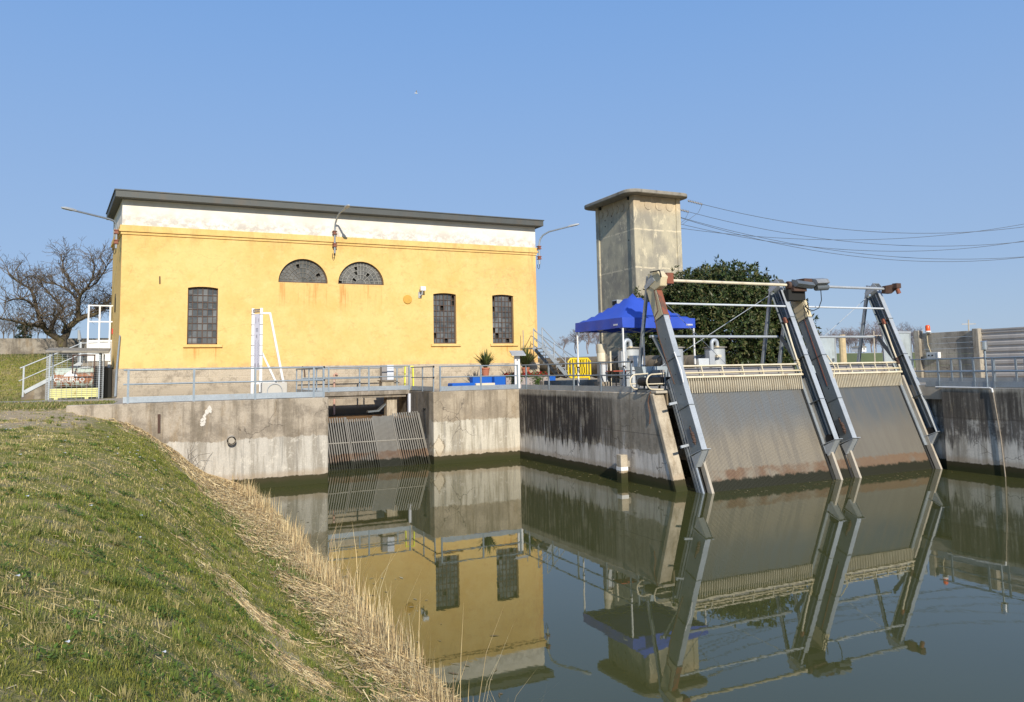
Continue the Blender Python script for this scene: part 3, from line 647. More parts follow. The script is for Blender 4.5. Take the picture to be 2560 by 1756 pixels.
# landing, door cage, annex on the left flank
an = thing('white_door_gate', (-2.0, 43.0, 5.0), 'white steel gate frame at the left flank of the pump house', 'gate')
m = MB()
for x in (-2.66, -2.18, -1.72): m.box(x-.035, 42.95, 5.3, x+.035, 43.05, 7.6)
for z in (5.85, 6.78, 7.57): m.box(-2.66, 42.96, z-.03, -1.5, 43.04, z+.03)
m.build('frame', M['white'], an)
MB().box(-2.66, 42.98, 4.85, -1.6, 43.02, 5.82).build('kick_panel', M['white'], an)
rb = MB().box(-1.62, 42.6, 6.15, -1.42, 42.78, 6.42).build('fire_alarm_box', M['red'], None, bevel=.01); tag(rb, 'small red box on the left flank of the pump house', 'alarm box')
ld = thing('concrete_ramp', (-3.6, 43.2, 3.1), 'concrete ramp with grey handrails rising behind the mesh cage', 'ramp')
m = MB().prism([(-5.35, 43.0, 3.0), (-1.7, 43.0, 3.0), (-1.7, 43.0, 4.85), (-2.9, 43.0, 4.75), (-5.35, 43.0, 3.28)], (0, 2.2, 0)); m.build('body', M['conc'], ld, bevel=.02)
m = MB().bar((-5.22, 42.97, 3.42), (-2.9, 42.97, 4.78), .03, .17, (0, 1, 0)); m.build('toe_board', M['galv_light'], ld)
m = MB().tube([(-5.42, 42.98, 4.55), (-2.92, 42.98, 5.72), (-1.65, 42.98, 5.78), (-1.62, 42.98, 3.9)], .03, 8).tube([(-5.45, 42.98, 3.95), (-2.92, 42.98, 5.2), (-1.65, 42.98, 5.25)], .025, 8); m.build('handrail', M['galv_light'], ld)
for x, z0, z1 in ((-5.27, 3.2, 4.62), (-2.95, 4.6, 5.78)): MB().bar((x, 42.98, z0), (x, 42.98, z1), .07, .04, (1, 0, 0)).build('post', M['galv_light'], ld)
m = MB().tube([(-1.68, 42.9, 4.8), (-1.66, 42.9, 4.2), (-1.62, 42.9, 3.95)], .09, 8); m.build('drain', M['white'], ld)
m = MB().box(-2.4, 40.9, 3.05, -1.50, 42.6, 4.5); o = m.build('cellar_entrance', M['dark']); tag(o, 'dark cellar entrance between the mesh cage and the pump house', 'entrance')

# ------------------------------------------------------------------ concrete tower
tw = thing('concrete_tower', (29, 42, 3.1), 'square weathered concrete transformer tower with a rounded flat roof slab', 'tower')
TX0, TX1, TY0, TY1 = 27.2, 30.62, 39.6, 44.0
MB().box(TX0, TY0, 3.0, TX1, TY1, 14.80).build('shaft', M['tower'], tw)
m = MB()
for x0, x1, y0, y1 in ((TX0-.09, TX0+.42, TY0-.09, TY0+.42), (TX1-.26, TX1+.09, TY0-.09, TY0+.30), (TX0-.09, TX0+.25, TY1-.30, TY1+.09), (TX1-.25, TX1+.09, TY1-.3, TY1+.09)):
    m.box(x0, y0, 3.0, x1, y1, 14.79)
m.build('corner_pilaster', M['tower'], tw, bevel=.06)
def rounded(x0, y0, x1, y1, r, z, n=6):
    o = []
    for cx, cy, a0 in ((x1-r, y1-r, 0), (x0+r, y1-r, 90), (x0+r, y0+r, 180), (x1-r, y0+r, 270)):
        for k in range(n+1): t = R_(a0+90*k/n); o.append((cx+r*math.cos(t), cy+r*math.sin(t), z))
    return o
MB().prism(rounded(26.35, 38.80, 31.1, 44.75, .75, 14.74), (0, 0, .24)).build('roof_slab', M['roof_conc'], tw, bevel=.05)
for k in range(3): MB().cyl((28.25+k*.82, TY0+.05, 14.18), (28.25+k*.82, TY0-.035, 14.18), .28, 20).build('blind_roundel', M['tower'], tw)
for k in range(6): MB().cyl((TX0+.05, 40.35+k*.62, 14.2), (TX0-.035, 40.35+k*.62, 14.2), .24, 20).build('blind_roundel', M['tower'], tw)
for y in (40.1, 43.5): MB().box(TX0-.12, y-.09, 14.55, TX0-.0, y+.09, 14.72).build('vent_slot', M['dark'], tw)
for y, z in ((43.0, 13.75), (43.0, 13.35), (42.2, 13.9), (42.2, 13.5), (40.3, 12.0)): MB().cyl((TX0-.015, y, z), (TX0+.02, y, z), .045, 8).build('anchor_hole', M['dark'], tw)
f0 = A(1543, 757, X=TX0-.3)
m = MB().box(TX0-.5, f0.y-.3, f0.z-.22, TX0-.1, f0.y+.3, f0.z+.16); f_ = m.build('floodlight', M['galv_light'], tw, bevel=.02)
MB().box(TX0-.52, f0.y-.24, f0.z-.16, TX0-.498, f0.y+.24, f0.z+.1).build('lens', M['dark'], f_)
ins = []
for k, (y, z) in enumerate(((39.2, 14.50), (40.6, 14.28), (42.0, 14.28))):
    a = V((31.05, y, z+.1)); b = a + V((.95, -.25, -.22)); ins.append(b)
    m = MB(); d_ = (b-a)/9
    for i in range(9):
        c = a+d_*i; m.tube([c, c+d_*.45, c+d_*.55, c+d_], [.03, .03, .095, .03], 8)
    m.build('insulator', M['porcelain'], tw)
    MB().tube([b, b+V((-.3, .05, -.55)), b+V((-.9, .1, -.95)), V((30.7, y+.1, 13.1+.2*k))], .012, 5).build('jumper_wire', M['wire'], tw)
low = [V((30.75, 40.0+k*.9, 13.45+.12*(2-k))) for k in range(3)]
for p in low: MB().tube([p+V((-.15, 0, 0)), p+V((0, 0, .0))], .04, 6).build('wall_bracket', M['rust'], tw)
wire_px = [((2334, 583.6), (2560, 567.7)), ((2388.6, 615.4), (2560, 604.6)), ((2442.8, 648), (2560, 642.5)), ((2388.6, 654.5), (2560, 643.6)), ((2280, 628.4), (2560, 602.8)), ((2218.7, 598), (2560, 560.5))]
for i, s0 in enumerate(ins+low):
    e = V((82, 24.0+1.0*i, 0)); d2 = e-s0
    uv = []
    for (px, py) in wire_px[i]:
        r = A(px, py, Y=1.0)-V((0, 0, CAMZ))                     # ray direction
        # intersect with the vertical plane through s0 and e
        k = (s0.x*d2.y-s0.y*d2.x)/(r.x*d2.y-r.y*d2.x); q = V((0, 0, CAMZ))+r*k
        uv.append(((q.x-s0.x)/d2.x, q.z-s0.z))
    (u1, z1), (u2, z2) = uv
    aa = (z2/u2-z1/u1)/(u2-u1); bb = z1/u1-aa*u1
    o = MB().tube([(s0.x+d2.x*t, s0.y+d2.y*t, s0.z+bb*t+aa*t*t) for t in np.linspace(0, 1, 40)], .016, 5).build('power_line', M['wire'])
    tag(o, 'thin sagging power line running from the concrete tower out to the right', 'power line', 'power lines from the tower')

# ------------------------------------------------------------------ big intake racks and their cleaning machines
Y0R = 20.15; TS, TC = .367, .930
def P(x, s, n=0.0): return V((x, Y0R + TS*s - TC*n, TC*s + TS*n))
UPV = V((0, TS, TC)); NV = V((0, -TC, TS))
def rack(label, x0, x1, pitch, wid, mat, s1):
    t = thing('intake_rack', (x0, Y0R, 0), label, 'rack')
    m = MB(); k = 0
    for x in np.arange(x0, x1, pitch):
        m.bar(P(x, -.8, -.04), P(x, s1, -.04), wid, .07, (1, 0, 0))
    m.build('bars', mat, t)
    for s in (1.0, 2.3, 3.35): MB().bar(P(x0, s, -.11), P(x1, s, -.11), .06, .04, UPV).build('cross_bar', mat, t)
    return t
rk1 = rack('wide slanted intake rack of close vertical bars, tan and rust banded', 16.42, 21.86, .053, .041, M['rack'], 3.75)
rk2 = rack('narrower dark grey slanted intake rack beside the right canal wall', 22.9, 27.02, .048, .038, M['rack_fine'], 3.75)
rk3 = rack('narrow strip of slanted bars between the two inclined machine frames', 21.98, 22.78, .053, .041, M['rack'], 3.6)
for r_, xa in ((rk1, 21.9), (rk2, 27.04)):
    MB().bar(P(xa-.06, .9, .06), P(xa-.06, 3.7, .06), .14, .04, (1, 0, 0)).build('wear_plate', M['galv'], r_)
mb = MB().box(16.0, 21.75, 2.72, 27.1, 23.2, 3.14)
sb = mb.build('deck_beam', M['slab'], bevel=.02); tag(sb, 'concrete deck edge above the slanted intake racks', 'deck')
for xg, rkk in ((16.30, rk1), (21.93, rk1), (22.84, rk2), (27.10, rk2)):
    MB().bar(P(xg, -.8, .12), P(xg, 3.7, .12), .10, .20, (1, 0, 0)).build('guide_rail', M['conc_pale'] if xg != 16.3 else M['conc_pale'], rkk)
    MB().bar(P(xg-.16, -.8, .0), P(xg-.16, 3.6, .0), .10, .05, (1, 0, 0)).build('gap_shade_strip', M['dark'], rkk)  # near-black strip painted in for the dark gap beside each guide rail

for n_ in (-.22, -.10, .03): MB().bar(P(16.06, -.8, n_), P(16.06, 3.9, n_), .07, .075, (1, 0, 0)).build('side_guide', M['galv_dark'] if n_ < -.15 else M['galv'], rk1)
def frame_beam(t, x, sgn, s0, s1, painted):
    """channel beam; web on the outer side, open towards the screen it serves (sgn=+1: opens to +X)"""
    wv = .20; xo = x - sgn*wv/2
    b = MB().bar(P(xo, s0, .34), P(xo, s1, .34), .012, .52, (1, 0, 0)).build('beam', M['beam'], t)
    MB().bar(P(x, s0, .61), P(x, s1, .61), wv+.012, .016, (1, 0, 0)).build('front_flange', M['galv_light'], b)  # lighter steel than the web: the sunlit front is put into the colour
    MB().bar(P(x, s0, .07), P(x, s1, .07), wv, .016, (1, 0, 0)).build('rear_flange', M['beam'], b)
    for s in (2.75, 4.45, 6.0):
        m = MB().bar(P(x-.01*sgn, s-.01, .34), P(x-.01*sgn, s+.01, .34), wv+.05, .60, (1, 0, 0)); m.build('stiffener', M['galv_dark'], b)
    for s in (2.1, 3.2, 3.9, 5.2): MB().tube([P(xo-sgn*.009, s, .36), P(xo-sgn*.0, s, .36)], .022, 8).build('bolt_hole', M['dark'], b)
    for k, n_ in enumerate((.20, .42)): MB().bar(P(x+sgn*.02, s0+.1, n_), P(x+sgn*.02, s1-.1, n_), .03, .05, (1, 0, 0)).build('chain_run', M['galv'] if k else M['galv_dark'], b)
    MB().tube([P(x-.05, s0+.12, .33), P(x+.07, s0+.12, .33)], .17, 14).build('chain_wheel', M['black'], b)
    # foot shoe with gussets
    m = MB().prism([P(x-.14, s0-.0, .66), P(x-.14, s0-.42, .10), P(x-.14, s0-.05, .05)], (.012, 0, 0)).prism([P(x+.14, s0-.0, .66), P(x+.14, s0-.42, .10), P(x+.14, s0-.05, .05)], (.012, 0, 0))
    m.bar(P(x, s0+.005, .02), P(x, s0+.005, .72), .34, .02, (1, 0, 0)).bar(P(x, s0-.40, .10), P(x, s0-.02, .62), .22, .012, (1, 0, 0))
    m.build('foot_shoe', M['galv_light'], b)
    if sgn > 0:
        m = MB()
        for k in range(5): m.lathe(P(xo-.04, s0+.35+k*.07, .40+.02*(k % 2)), [(.03, -.05), (.065, 0), (.035, .05)], 7)
        m.bar(P(xo-.03, s0+.25, .4), P(xo-.03, s0+.85, .36), .03, .03)
        m.build('chain_tensioner', M['rust'], b)
    # painted top piece
    if painted:
        u = MB().bar(P(xo-sgn*.008, 6.02, .34), P(xo-sgn*.008, s1, .34), .01, .50, (1, 0, 0)).build('upper_web', M['cream'], b)
        MB().bar(P(x, 6.02, .625), P(x, s1, .625), wv+.02, .012, (1, 0, 0)).build('upper_flange', painted, b)
    # rear leg
    l = MB().bar((x, 22.78, 7.25), (x+.0, 23.72, 3.14), .05, .11, (1, 0, 0)).bar((x+.05, 22.78, 7.25), (x+.05, 23.72, 3.14), .012, .16, (1, 0, 0))
    l.build('rear_leg', M['galv'], t)
    k_ = MB().bar((x-.05*sgn, 22.5, 5.1), (x-.05*sgn, 21.65, 4.02), .03, .16, (1, 0, 0)).bar((x-.09*sgn, 22.5, 5.1), (x-.09*sgn, 21.65, 4.02), .10, .015, (1, 0, 0))
    k_.build('knee_brace', M['galv_dark'], t)
    m = MB().prism([P(x-.16, s1-.02, .1), P(x-.16, s1+.02, .72), P(x-.16, s1+.32, .62), P(x-.16, s1+.12, .05)], (.015, 0, 0)).prism([P(x+.16, s1-.02, .1), P(x+.16, s1+.02, .72), P(x+.16, s1+.32, .62), P(x+.16, s1+.12, .05)], (.015, 0, 0))
    m.bar(P(x, s1+.3, .62), P(x, s1+.1, .05), .33, .012, (1, 0, 0)).build('head_cowl', M['galv_light'], t)
    return b

def cleaner(label, xa, xb, teeth_pitch, motor):
    t = thing('rack_cleaner', ((xa+xb)/2, 21.0, 1.2), label, 'rack cleaner')
    b1 = frame_beam(t, xa, 1, 1.22, 7.25, M['red_oxide'] if not motor else M['cream'])
    b2 = frame_beam(t, xb, -1, 1.22, 7.3, None)
    MB().tube([(xa+.1, 22.0, 7.03), (xb-.02, 22.0, 7.03)], .055, 12).build('drive_shaft', M['cream_clean'] if not motor else M['galv_light'], t)
    MB().tube([(xa+.12, 22.02, 6.22), (xb, 22.02, 6.22)], .038, 10).build('tie_tube', M['white_metal'], t)
    MB().tube([(xa-.2, 22.5, 5.09), (xb-.1, 22.5, 5.09)], .05, 10).build('rear_tube', M['galv_light'], t)
    MB().tube([(xb+.0, 22.85, 6.75), (xa+.15, 23.6, 3.6)], .013, 6).build('brace_rod', M['galv_light'], t)
    MB().tube([(xa+.05, 22.8, 6.9), (xb-.9, 23.75, 3.5)], .010, 5).build('brace_wire', M['galv'], t)
    # raking carriage parked above the bars
    ca = MB().bar(P(xa+.22, 4.23, .26), P(xb-.12, 4.23, .26), .05, .06, UPV).build('rake_carriage', M['cream_clean'], t)
    MB().bar(P(xa+.22, 4.30, .02), P(xb-.12, 4.30, .02), .05, .06, UPV).build('rear_rail', M['cream'], ca)
    MB().bar(P(xa+.22, 3.98, .26), P(xb-.12, 3.98, .26), .05, .05, UPV).build('middle_rail', M['cream'], ca)
    MB().bar(P(xa+.18, 3.84, .20), P(xb-.08, 3.84, .20), .07, .10, UPV).build('rake_beam', M['cream_clean'], ca)
    for k in range(7):
        x = xa+.24+(xb-xa-.38)*k/6
        MB().bar(P(x, 4.26, .26), P(x, 3.84, .22), .035, .05, (1, 0, 0)).build('stanchion', M['cream_clean'], ca)
    MB().bar(P(xa+.24, 4.1, .02), P(xb-.14, 4.1, .02), .30, .01, UPV).build('scraper_plate', M['taupe_box'], ca)
    m = MB()
    for x in np.arange(xa+.22, xb-.12, teeth_pitch): m.bar(P(x, 3.84, .19), P(x, 3.33, .06), .020, .05, (1, 0, 0))
    m.build('rake_teeth', M['cream_clean'], ca)
    MB().bar(P(xa+.2, 3.60, .0), P(xb-.1, 3.60, .0), .50, .012, UPV).build('rake_plate', plain('rake_plate_paint', (.23, .20, .15), .6, .1, .2, 3), ca)
    for x, top in ((xa+.20, 6.0), (xb-.24, 5.9)):
        MB().tube([P(x, 4.0, .33), P(x, 4.9, .36), P(x, top, .42)], .035, 8).build('push_rod', M['cream_clean'], ca)
        m = MB()
        for k in range(4): m.lathe(P(x, 4.15+k*.07, .34+.015*(k % 2)), [(.03, -.04), (.06, 0), (.03, .04)], 7)
        m.build('rod_clevis', M['cream'] if not motor else M['rust'], ca)
        MB().bar(P(x, top-.08, .44), P(x, top+.14, .44), .10, .09, (1, 0, 0)).build('rod_head', M['red_oxide'] if not motor or x > 25 else M['cream'], ca)
    return t, b1, b2
c1_, b1, b2 = cleaner('rack cleaning machine with red painted head over the wide left rack', 16.12, 21.92, .10, False)
c2_, b3, b4 = cleaner('rack cleaning machine with motor over the narrower right rack', 22.80, 27.20, .085, True)
# gear heads
g = MB().prism([(15.98, 22.60, 7.32), (15.98, 22.02, 7.36), (15.98, 21.78, 7.15), (15.98, 21.86, 6.82), (15.98, 22.2, 6.68), (15.98, 22.55, 6.85)], (.30, 0, 0))
g1 = g.build('gear_housing', M['cream'], c1_, bevel=.03)
MB().box(16.24, 21.80, 6.90, 16.52, 22.22, 7.28).build('gear_bracket', M['red_oxide'], g1, bevel=.01)
MB().tube([(15.9, 22.3, 7.34), (15.93, 21.8, 7.34), (15.95, 21.74, 7.1)], .025, 6).build('conduit', M['dark'], g1)
MB().tube([P(16.0, 7.0, .5), P(15.92, 6.2, .5), P(15.86, 6.05, .3), P(15.88, 5.4, .2), P(15.93, 4.4, .2), P(15.95, 3.6, .25)], .022, 6).build('hose', M['rust'], c1_)
MB().tube([P(16.0, 4.6, .64), P(15.98, 3.9, .75), P(16.0, 3.5, .66)], .02, 6).build('white_hose', M['white'], c1_)
for s in (1.55, 3.0): MB().bar(P(15.95, s, .10), P(15.62, s-.05, .12), .08, .05, UPV).build('wall_bracket', M['galv_light'], c1_)
g = MB().tube([(21.95, 22.0, 7.03), (22.25, 21.98, 7.03)], .15, 12).box(22.05, 21.75, 6.78, 22.7, 22.2, 7.02).box(22.55, 21.7, 7.0, 22.95, 22.15, 7.28)
g2 = g.build('gear_housing', M['rust'], c2_, bevel=.02)
MB().prism([(22.05, 21.66, 6.93), (22.05, 21.50, 7.05), (22.05, 21.60, 7.18), (22.05, 21.86, 7.24), (22.05, 21.92, 6.97)], (.85, 0, -.06)).build('cover_cap', M['galv_dark'], g2, bevel=.01)
MB().prism([(23.0, 21.66, 7.0), (23.0, 21.46, 7.08), (23.0, 21.56, 7.24), (23.0, 21.82, 7.30), (23.0, 21.92, 7.0)], (.62, 0, .04)).build('motor_cover', plain('weathered_cover', (.27, .285, .29), .5, .2, .2, 4, (.2, .16, .12), .5), c2_, bevel=.01)
MB().tube([(23.1, 21.7, 6.93), (23.7, 21.7, 6.97)], .12, 14).build('motor', M['galv_dark'], c2_)
MB().tube([(23.25, 21.6, 6.85), (23.28, 21.62, 6.45), (23.2, 21.7, 6.15), (23.0, 21.8, 6.05), (22.85, 21.85, 6.1), (22.7, 21.9, 6.25)], .018, 6).build('motor_cable', M['black'], c2_)
for k in range(3): MB().tube([V((22.65, 21.8-.0*k, 6.55-.25*k)) + V((.10*math.cos(a)*1.2, 0, .22*math.sin(a)-.1)) for a in np.linspace(.4, -3.4, 9)], .015, 5).build('hanging_cable', M['black'], c2_)
MB().bar(P(22.685, 6.0, .42), P(22.685, 3.3, .36), .012, .02, (1, 0, 0)).build('red_conduit', M['red_oxide'], c2_)
MB().tube([P(22.9, 4.4, .66), P(23.0, 3.9, .72), P(22.85, 3.5, .6)], .02, 6).build('white_hose', M['cream'], c2_)
m = MB().box(21.9, 21.9, 6.45, 22.75, 22.4, 6.85); m.build('chain_case', M['dark'], c2_)
g = MB().prism([(27.15, 22.05, 7.14), (27.42, 21.75, 7.2), (27.5, 21.75, 7.04), (27.4, 22.0, 6.82), (27.2, 22.15, 6.85)], (0, -.2, 0))
g3 = g.build('gear_housing', M['rust'], c2_, bevel=.015)
MB().box(27.34, 21.5, 7.02, 27.6, 21.72, 7.22).build('end_box', M['rust'], g3, bevel=.01); MB().tube([(27.48, 21.6, 7.0), (27.52, 21.56, 6.8)], .085, 12).build('brake_drum', M['red_oxide'], g3)
MB().tube([P(27.32, 6.1, .5), P(27.36, 5.6, .55), P(27.34, 4.0, .5)], .014, 5).build('conduit', M['dark'], c2_)
m = MB().tube([(22.6, 23.3, 3.55), (25.9, 23.3, 3.62)], .05, 8); m.build('deck_roller', M['galv_light'], c2_)
for x in (23.9, 26.1): MB().box(x-.09, 23.2, 3.14, x+.09, 23.4, 3.75).build('roller_stand', M['galv_dark'], c2_, bevel=.01)

# ------------------------------------------------------------------ small rack under the footbridge
rs = thing('small_rack', (8.8, 33.0, 0), 'small slanted bar rack of four panels under the footbridge', 'rack')
def Q(x, s, n=0.0): return V((x, 32.85 + .60*s - .8*n, .8*s*1.02 + .6*n))
pan = [(6.2, 7.96, 2.52, .105, 'rack_old'), (8.02, 9.12, 2.43, .10, 'rack_old'), (9.16, 10.06, 2.52, .05, 'galv_light'), (10.12, 11.34, 2.60, .105, 'rack_old')]
for i, (x0, x1, s1, pt, mt) in enumerate(pan):
    m = MB()
    for x in np.arange(x0+.02, x1, pt):
        m.bar(Q(x, -.8), Q(x, s1+(random.uniform(-.02, .03) if i != 3 else .04+.06*(x-x0)), 0), .046 if i != 2 else .034, .06, (1, 0, 0))
    pn = m.build('bar_panel', M['rack_old'], rs)
    MB().bar(Q(x0, 1.25, .035), Q(x1, 1.25, .035), .045, .03, UPV).build('cross_bar', M['rack_old'], pn)
    MB().bar(Q(x1+.0, -.8, .03), Q(x1+.0, s1, .03), .05, .05, (1, 0, 0)).build('edge_bar', M['rack_old'], pn)
    if i == 2: MB().bar(Q((x0+x1)/2, .55, -.03), Q((x0+x1)/2, s1-.05, -.03), x1-x0, .01, (1, 0, 0)).build('backing_sheet', M['galv'], pn)
m = MB().box(6.2, 34.9, -1, 11.36, 35.1, 1.855); m.build('shade_backing', M['dark'], rs)  # near-black sheet added so the gaps behind the bars look unlit
br = thing('footbridge', (8.8, 36.4, 2.93), 'concrete slab footbridge spanning the small bay in front of the pump house', 'footbridge')
MB().box(6.16, 35.75, 2.98, 11.36, 37.35, 3.17).build('slab', M['slab'], br, bevel=.015)
MB().box(6.16, 35.85, 2.86, 11.2, 36.1, 2.98).build('edge_beam', M['slab'], br)
MB().box(10.35, 36.12, 1.9, 10.85, 36.62, 2.98).build('pillar', M['pier'], br, bevel=.02)
MB().prism([(10.0, 36.3, 2.25), (10.35, 36.3, 2.55), (10.35, 36.3, 2.48), (10.02, 36.3, 2.18), (9.5, 36.3, 2.15), (9.5, 36.3, 2.22)], (0, .35, 0)).build('chute_plate', M['galv_dark'], br)

# ------------------------------------------------------------------ guard rails
def guardrail(label, pts, z, posts, top=1.10, mid=.62, toe=True, postw=.07, ends=()):
    t = thing('guardrail', (pts[0][0], pts[0][1], z), label, 'guardrail')
    L = [V((x, y, 0)) for x, y in pts]
    for h, nm in ((top, 'top_rail'), (mid, 'middle_rail')):
        MB().tube([p+V((0, 0, z+h)) for p in L], .027, 8).build(nm, M['rail'], t)
    for a, b in zip(L[:-1], L[1:]):
        d = (b-a).normalized()
        if toe: MB().bar(a+V((0, 0, z+.12)), b+V((0, 0, z+.12)), .012, .20, d.cross(V((0, 0, 1)))).build('toe_board', M['galv'], t)
    for x, y in posts: MB().bar((x, y, z-.02), (x, y, z+top+.02), postw, .045, ((pts[-1][0]-pts[0][0]), (pts[-1][1]-pts[0][1]), 0)).build('post', M['rail'], t)
    for x, y in ends:
        for h in (top, mid): MB().lathe((x, y, z+h), [(.02, -.04), (.045, 0), (.02, .04)], 8).build('end_cap', M['dark'], t)
    return t
guardrail('galvanised guardrail along the grey canal wall in front of the banner frame', [(-.72, 29.36), (6.02, 29.36)], 3.14, [(-.57, 29.36), (1.49, 29.36), (3.54, 29.36), (5.62, 29.36), (5.98, 29.36)], 1.12, .64, ends=[(6.0, 29.36)])
guardrail('galvanised guardrail running back from the wall corner to the footbridge', [(6.04, 29.45), (6.04, 35.6)], 3.14, [(6.04, 31.0), (6.04, 32.6), (6.04, 34.2), (6.04, 35.5)])
guardrail('galvanised guardrail on the near side of the footbridge', [(6.3, 35.82), (11.42, 35.82)], 3.17, [(7.53, 35.82), (9.40, 35.82), (11.36, 35.82)], 1.14, .66)
guardrail('galvanised guardrail on the far side of the footbridge', [(6.4, 37.28), (11.5, 37.28)], 3.17, [(9.33, 37.28), (11.2, 37.28)], 1.08, .6, toe=False)
guardrail('short galvanised guardrail above the side wall of the small bay', [(11.44, 35.7), (11.44, 32.56)], 3.14, [(11.44, 34.05), (11.44, 32.56)], ends=[(11.44, 32.5)])
guardrail('galvanised guardrail on the sunlit canal wall before the blue seats', [(11.7, 32.48), (15.56, 32.48)], 3.14, [(11.73, 32.48), (13.68, 32.48), (15.52, 32.48)])
guardrail('galvanised guardrail on the blackened canal wall before the blue tent', [(15.63, 32.3), (15.63, 23.25)], 3.13, [(15.63, 31.8), (15.63, 29.6), (15.63, 27.45), (15.63, 25.37), (15.63, 23.3)], ends=[(15.63, 23.22)], postw=.08)
guardrail('galvanised guardrail along the stained right canal wall', [(27.2, 20.4), (27.2, 6)], 3.06, [(27.2, y) for y in (19.85, 18.45, 17.73, 16.2, 14.6, 13, 11)], 1.06, .58)
guardrail('galvanised guardrail farther back near the concrete panel fence', [(30.3, 23.5), (30.3, 15)], 3.13, [(30.3, y) for y in (23.3, 21.5, 21.1, 19.7, 18.85, 18.5, 17)], 1.0, .5)
sp_ = thing('level_sensor', (27.2, 17.98, 3.06), 'steel sensor can on a thin pole by the right canal wall', 'sensor')
MB().tube([(27.2, 17.98, 3.06), (27.2, 17.98, 4.45)], .035, 8).build('pole', M['rail'], sp_)
MB().lathe((27.2, 17.98, 4.40), [(.10, 0), (.115, .02), (.115, .31), (.10, .33)], 20).build('can', plain('polished_steel', (.62, .62, .6), .22, .9, .08), sp_)
MB().prism([(27.2, 17.8, 3.06), (27.2, 18.16, 3.06), (27.2, 17.98, 3.24)], (.02, 0, 0)).build('gusset', M['rail'], sp_)

# ------------------------------------------------------------------ canopy tent, table, conveyor
ct = thing('canopy_tent', (17.3, 25.6, 3.13), 'blue pop up canopy tent with white legs on the deck', 'tent')
CX0, CX1, CY0, CY1, ZV, ZB, ZP = 15.68, 19.0, 23.85, 27.28, 5.85, 5.48, 6.95
n = 14; v = []; f = []
for j in range(n+1):
    for i in range(n+1):
        u, w_ = i/n*2-1, j/n*2-1; r = max(abs(u), abs(w_)); k = 1-r
        z = ZV + (ZP-ZV)*(k**1.25*.82+k*.18) - .05*math.sin(math.pi*k)*(1-abs(abs(u)-abs(w_)))*0 - .045*math.sin(k*math.pi)*(1-min(abs(u), abs(w_))/max(r, 1e-6))
        z += .010*math.sin(9*u+3*w_)*math.sin(7*w_)
        v.append((CX0+(CX1-CX0)*i/n, CY0+(CY1-CY0)*j/n, z))
f = [(j*(n+1)+i, j*(n+1)+i+1, (j+1)*(n+1)+i+1, (j+1)*(n+1)+i) for j in range(n) for i in range(n)]
top_ = MB().add(v, f).build('canopy', M['blue'], ct, angle=60)
def valance(a, b):
    a, b = V(a), V(b); v = []; f = []; nn = 24; nrm = (b-a).normalized().cross(V((0, 0, 1)))
    for i in range(nn+1):
        for j in range(4):
            p = a.lerp(b, i/nn); wv = .022*math.sin(i*.9+j*.4)*(j/3)
            v.append((p.x+nrm.x*wv, p.y+nrm.y*wv, ZV+.01-(ZV-ZB)*j/3-.015*math.sin(i*math.pi/nn)*(j/3)))
    for i in range(nn):
        for j in range(3): f.append((i*4+j, (i+1)*4+j, (i+1)*4+j+1, i*4+j+1))
    return MB().add(v, f).build('valance', M['blue'], ct, angle=60)
valance((CX0, CY0, 0), (CX1, CY0, 0)); valance((CX1, CY0, 0), (CX1, CY1, 0)); valance((CX1, CY1, 0), (CX0, CY1, 0)); valance((CX0, CY1, 0), (CX0, CY0, 0))
for x, y in ((CX0, CY0), (CX1, CY0), (CX0, CY1), (CX1, CY1)):
    ix, iy = (.05 if x == CX0 else -.05), (.05 if y == CY0 else -.05)
    MB().bar((x+ix, y+iy, 3.13), (x+ix, y+iy, 5.8), .05, .05, (1, 0, 0)).build('leg', M['white'], ct)
    MB().box(x+ix-.04, y+iy-.04, 4.05, x+ix+.04, y+iy+.04, 4.10).build('clip', M['black'], ct)
    MB().box(x+ix-.06, y+iy-.06, 3.13, x+ix+.06, y+iy+.06, 3.15).build('foot_plate', M['white'], ct)
m = MB()
for (xa, ya, xb, yb) in ((CX0, CY0, CX1, CY0), (CX0, CY1, CX1, CY1), (CX0, CY0, CX0, CY1), (CX1, CY0, CX1, CY1)):
    ins_ = lambda x, y: V((x+(.12 if x == CX0 else -.12), y+(.12 if y == CY0 else -.12), 0)); a, b = ins_(xa, ya), ins_(xb, yb); mm = a.lerp(b, .5)
    for p, q in ((a, mm), (mm, b)):
        m.bar(p+V((0, 0, 5.75)), q+V((0, 0, 5.45)), .02, .03).bar(p+V((0, 0, 5.45)), q+V((0, 0, 5.75)), .02, .03)
m.build('scissor_frame', M['galv_light'], ct)
for x, y, d in ((CX0-.004, CY0+.42, 1), (CX1-.42, CY0-.004, 0)):
    m = MB()
    for k in range(5):
        if d: m.box(x-.03, y-.16+k*.06, ZB+.10, x-.026, y-.12+k*.06, ZB+.16)
        else: m.box(x-.02+k*.06, y-.03, ZB+.10, x+.02+k*.06, y-.026, ZB+.16)
    m.build('logo_print', M['white'], top_)
tb = thing('folding_table', (16.3, 25.2, 3.13), 'red topped folding beer table with black legs under the blue tent', 'table')
MB().box(15.95, 24.95, 3.88, 16.95, 25.5, 3.92).build('tabletop', M['redtop'], tb, bevel=.008)
for x in (16.1, 16.8):
    for y in (25.03, 25.42): MB().bar((x, y, 3.13), (x, y, 3.88), .035, .035).build('leg', M['black'], tb)
    MB().bar((x, 25.03, 3.88), (x+(.28 if x < 16.5 else -.28), 25.2, 3.62), .025, .025).build('brace', M['black'], tb)
MB().bar((16.1, 25.2, 3.62), (16.8, 25.2, 3.62), .03, .03).build('stretcher', M['black'], tb)
bc = thing('belt_conveyor', (15.9, 22.45, 3.14), 'black belt conveyor end with cream tube guards on the deck corner', 'conveyor')
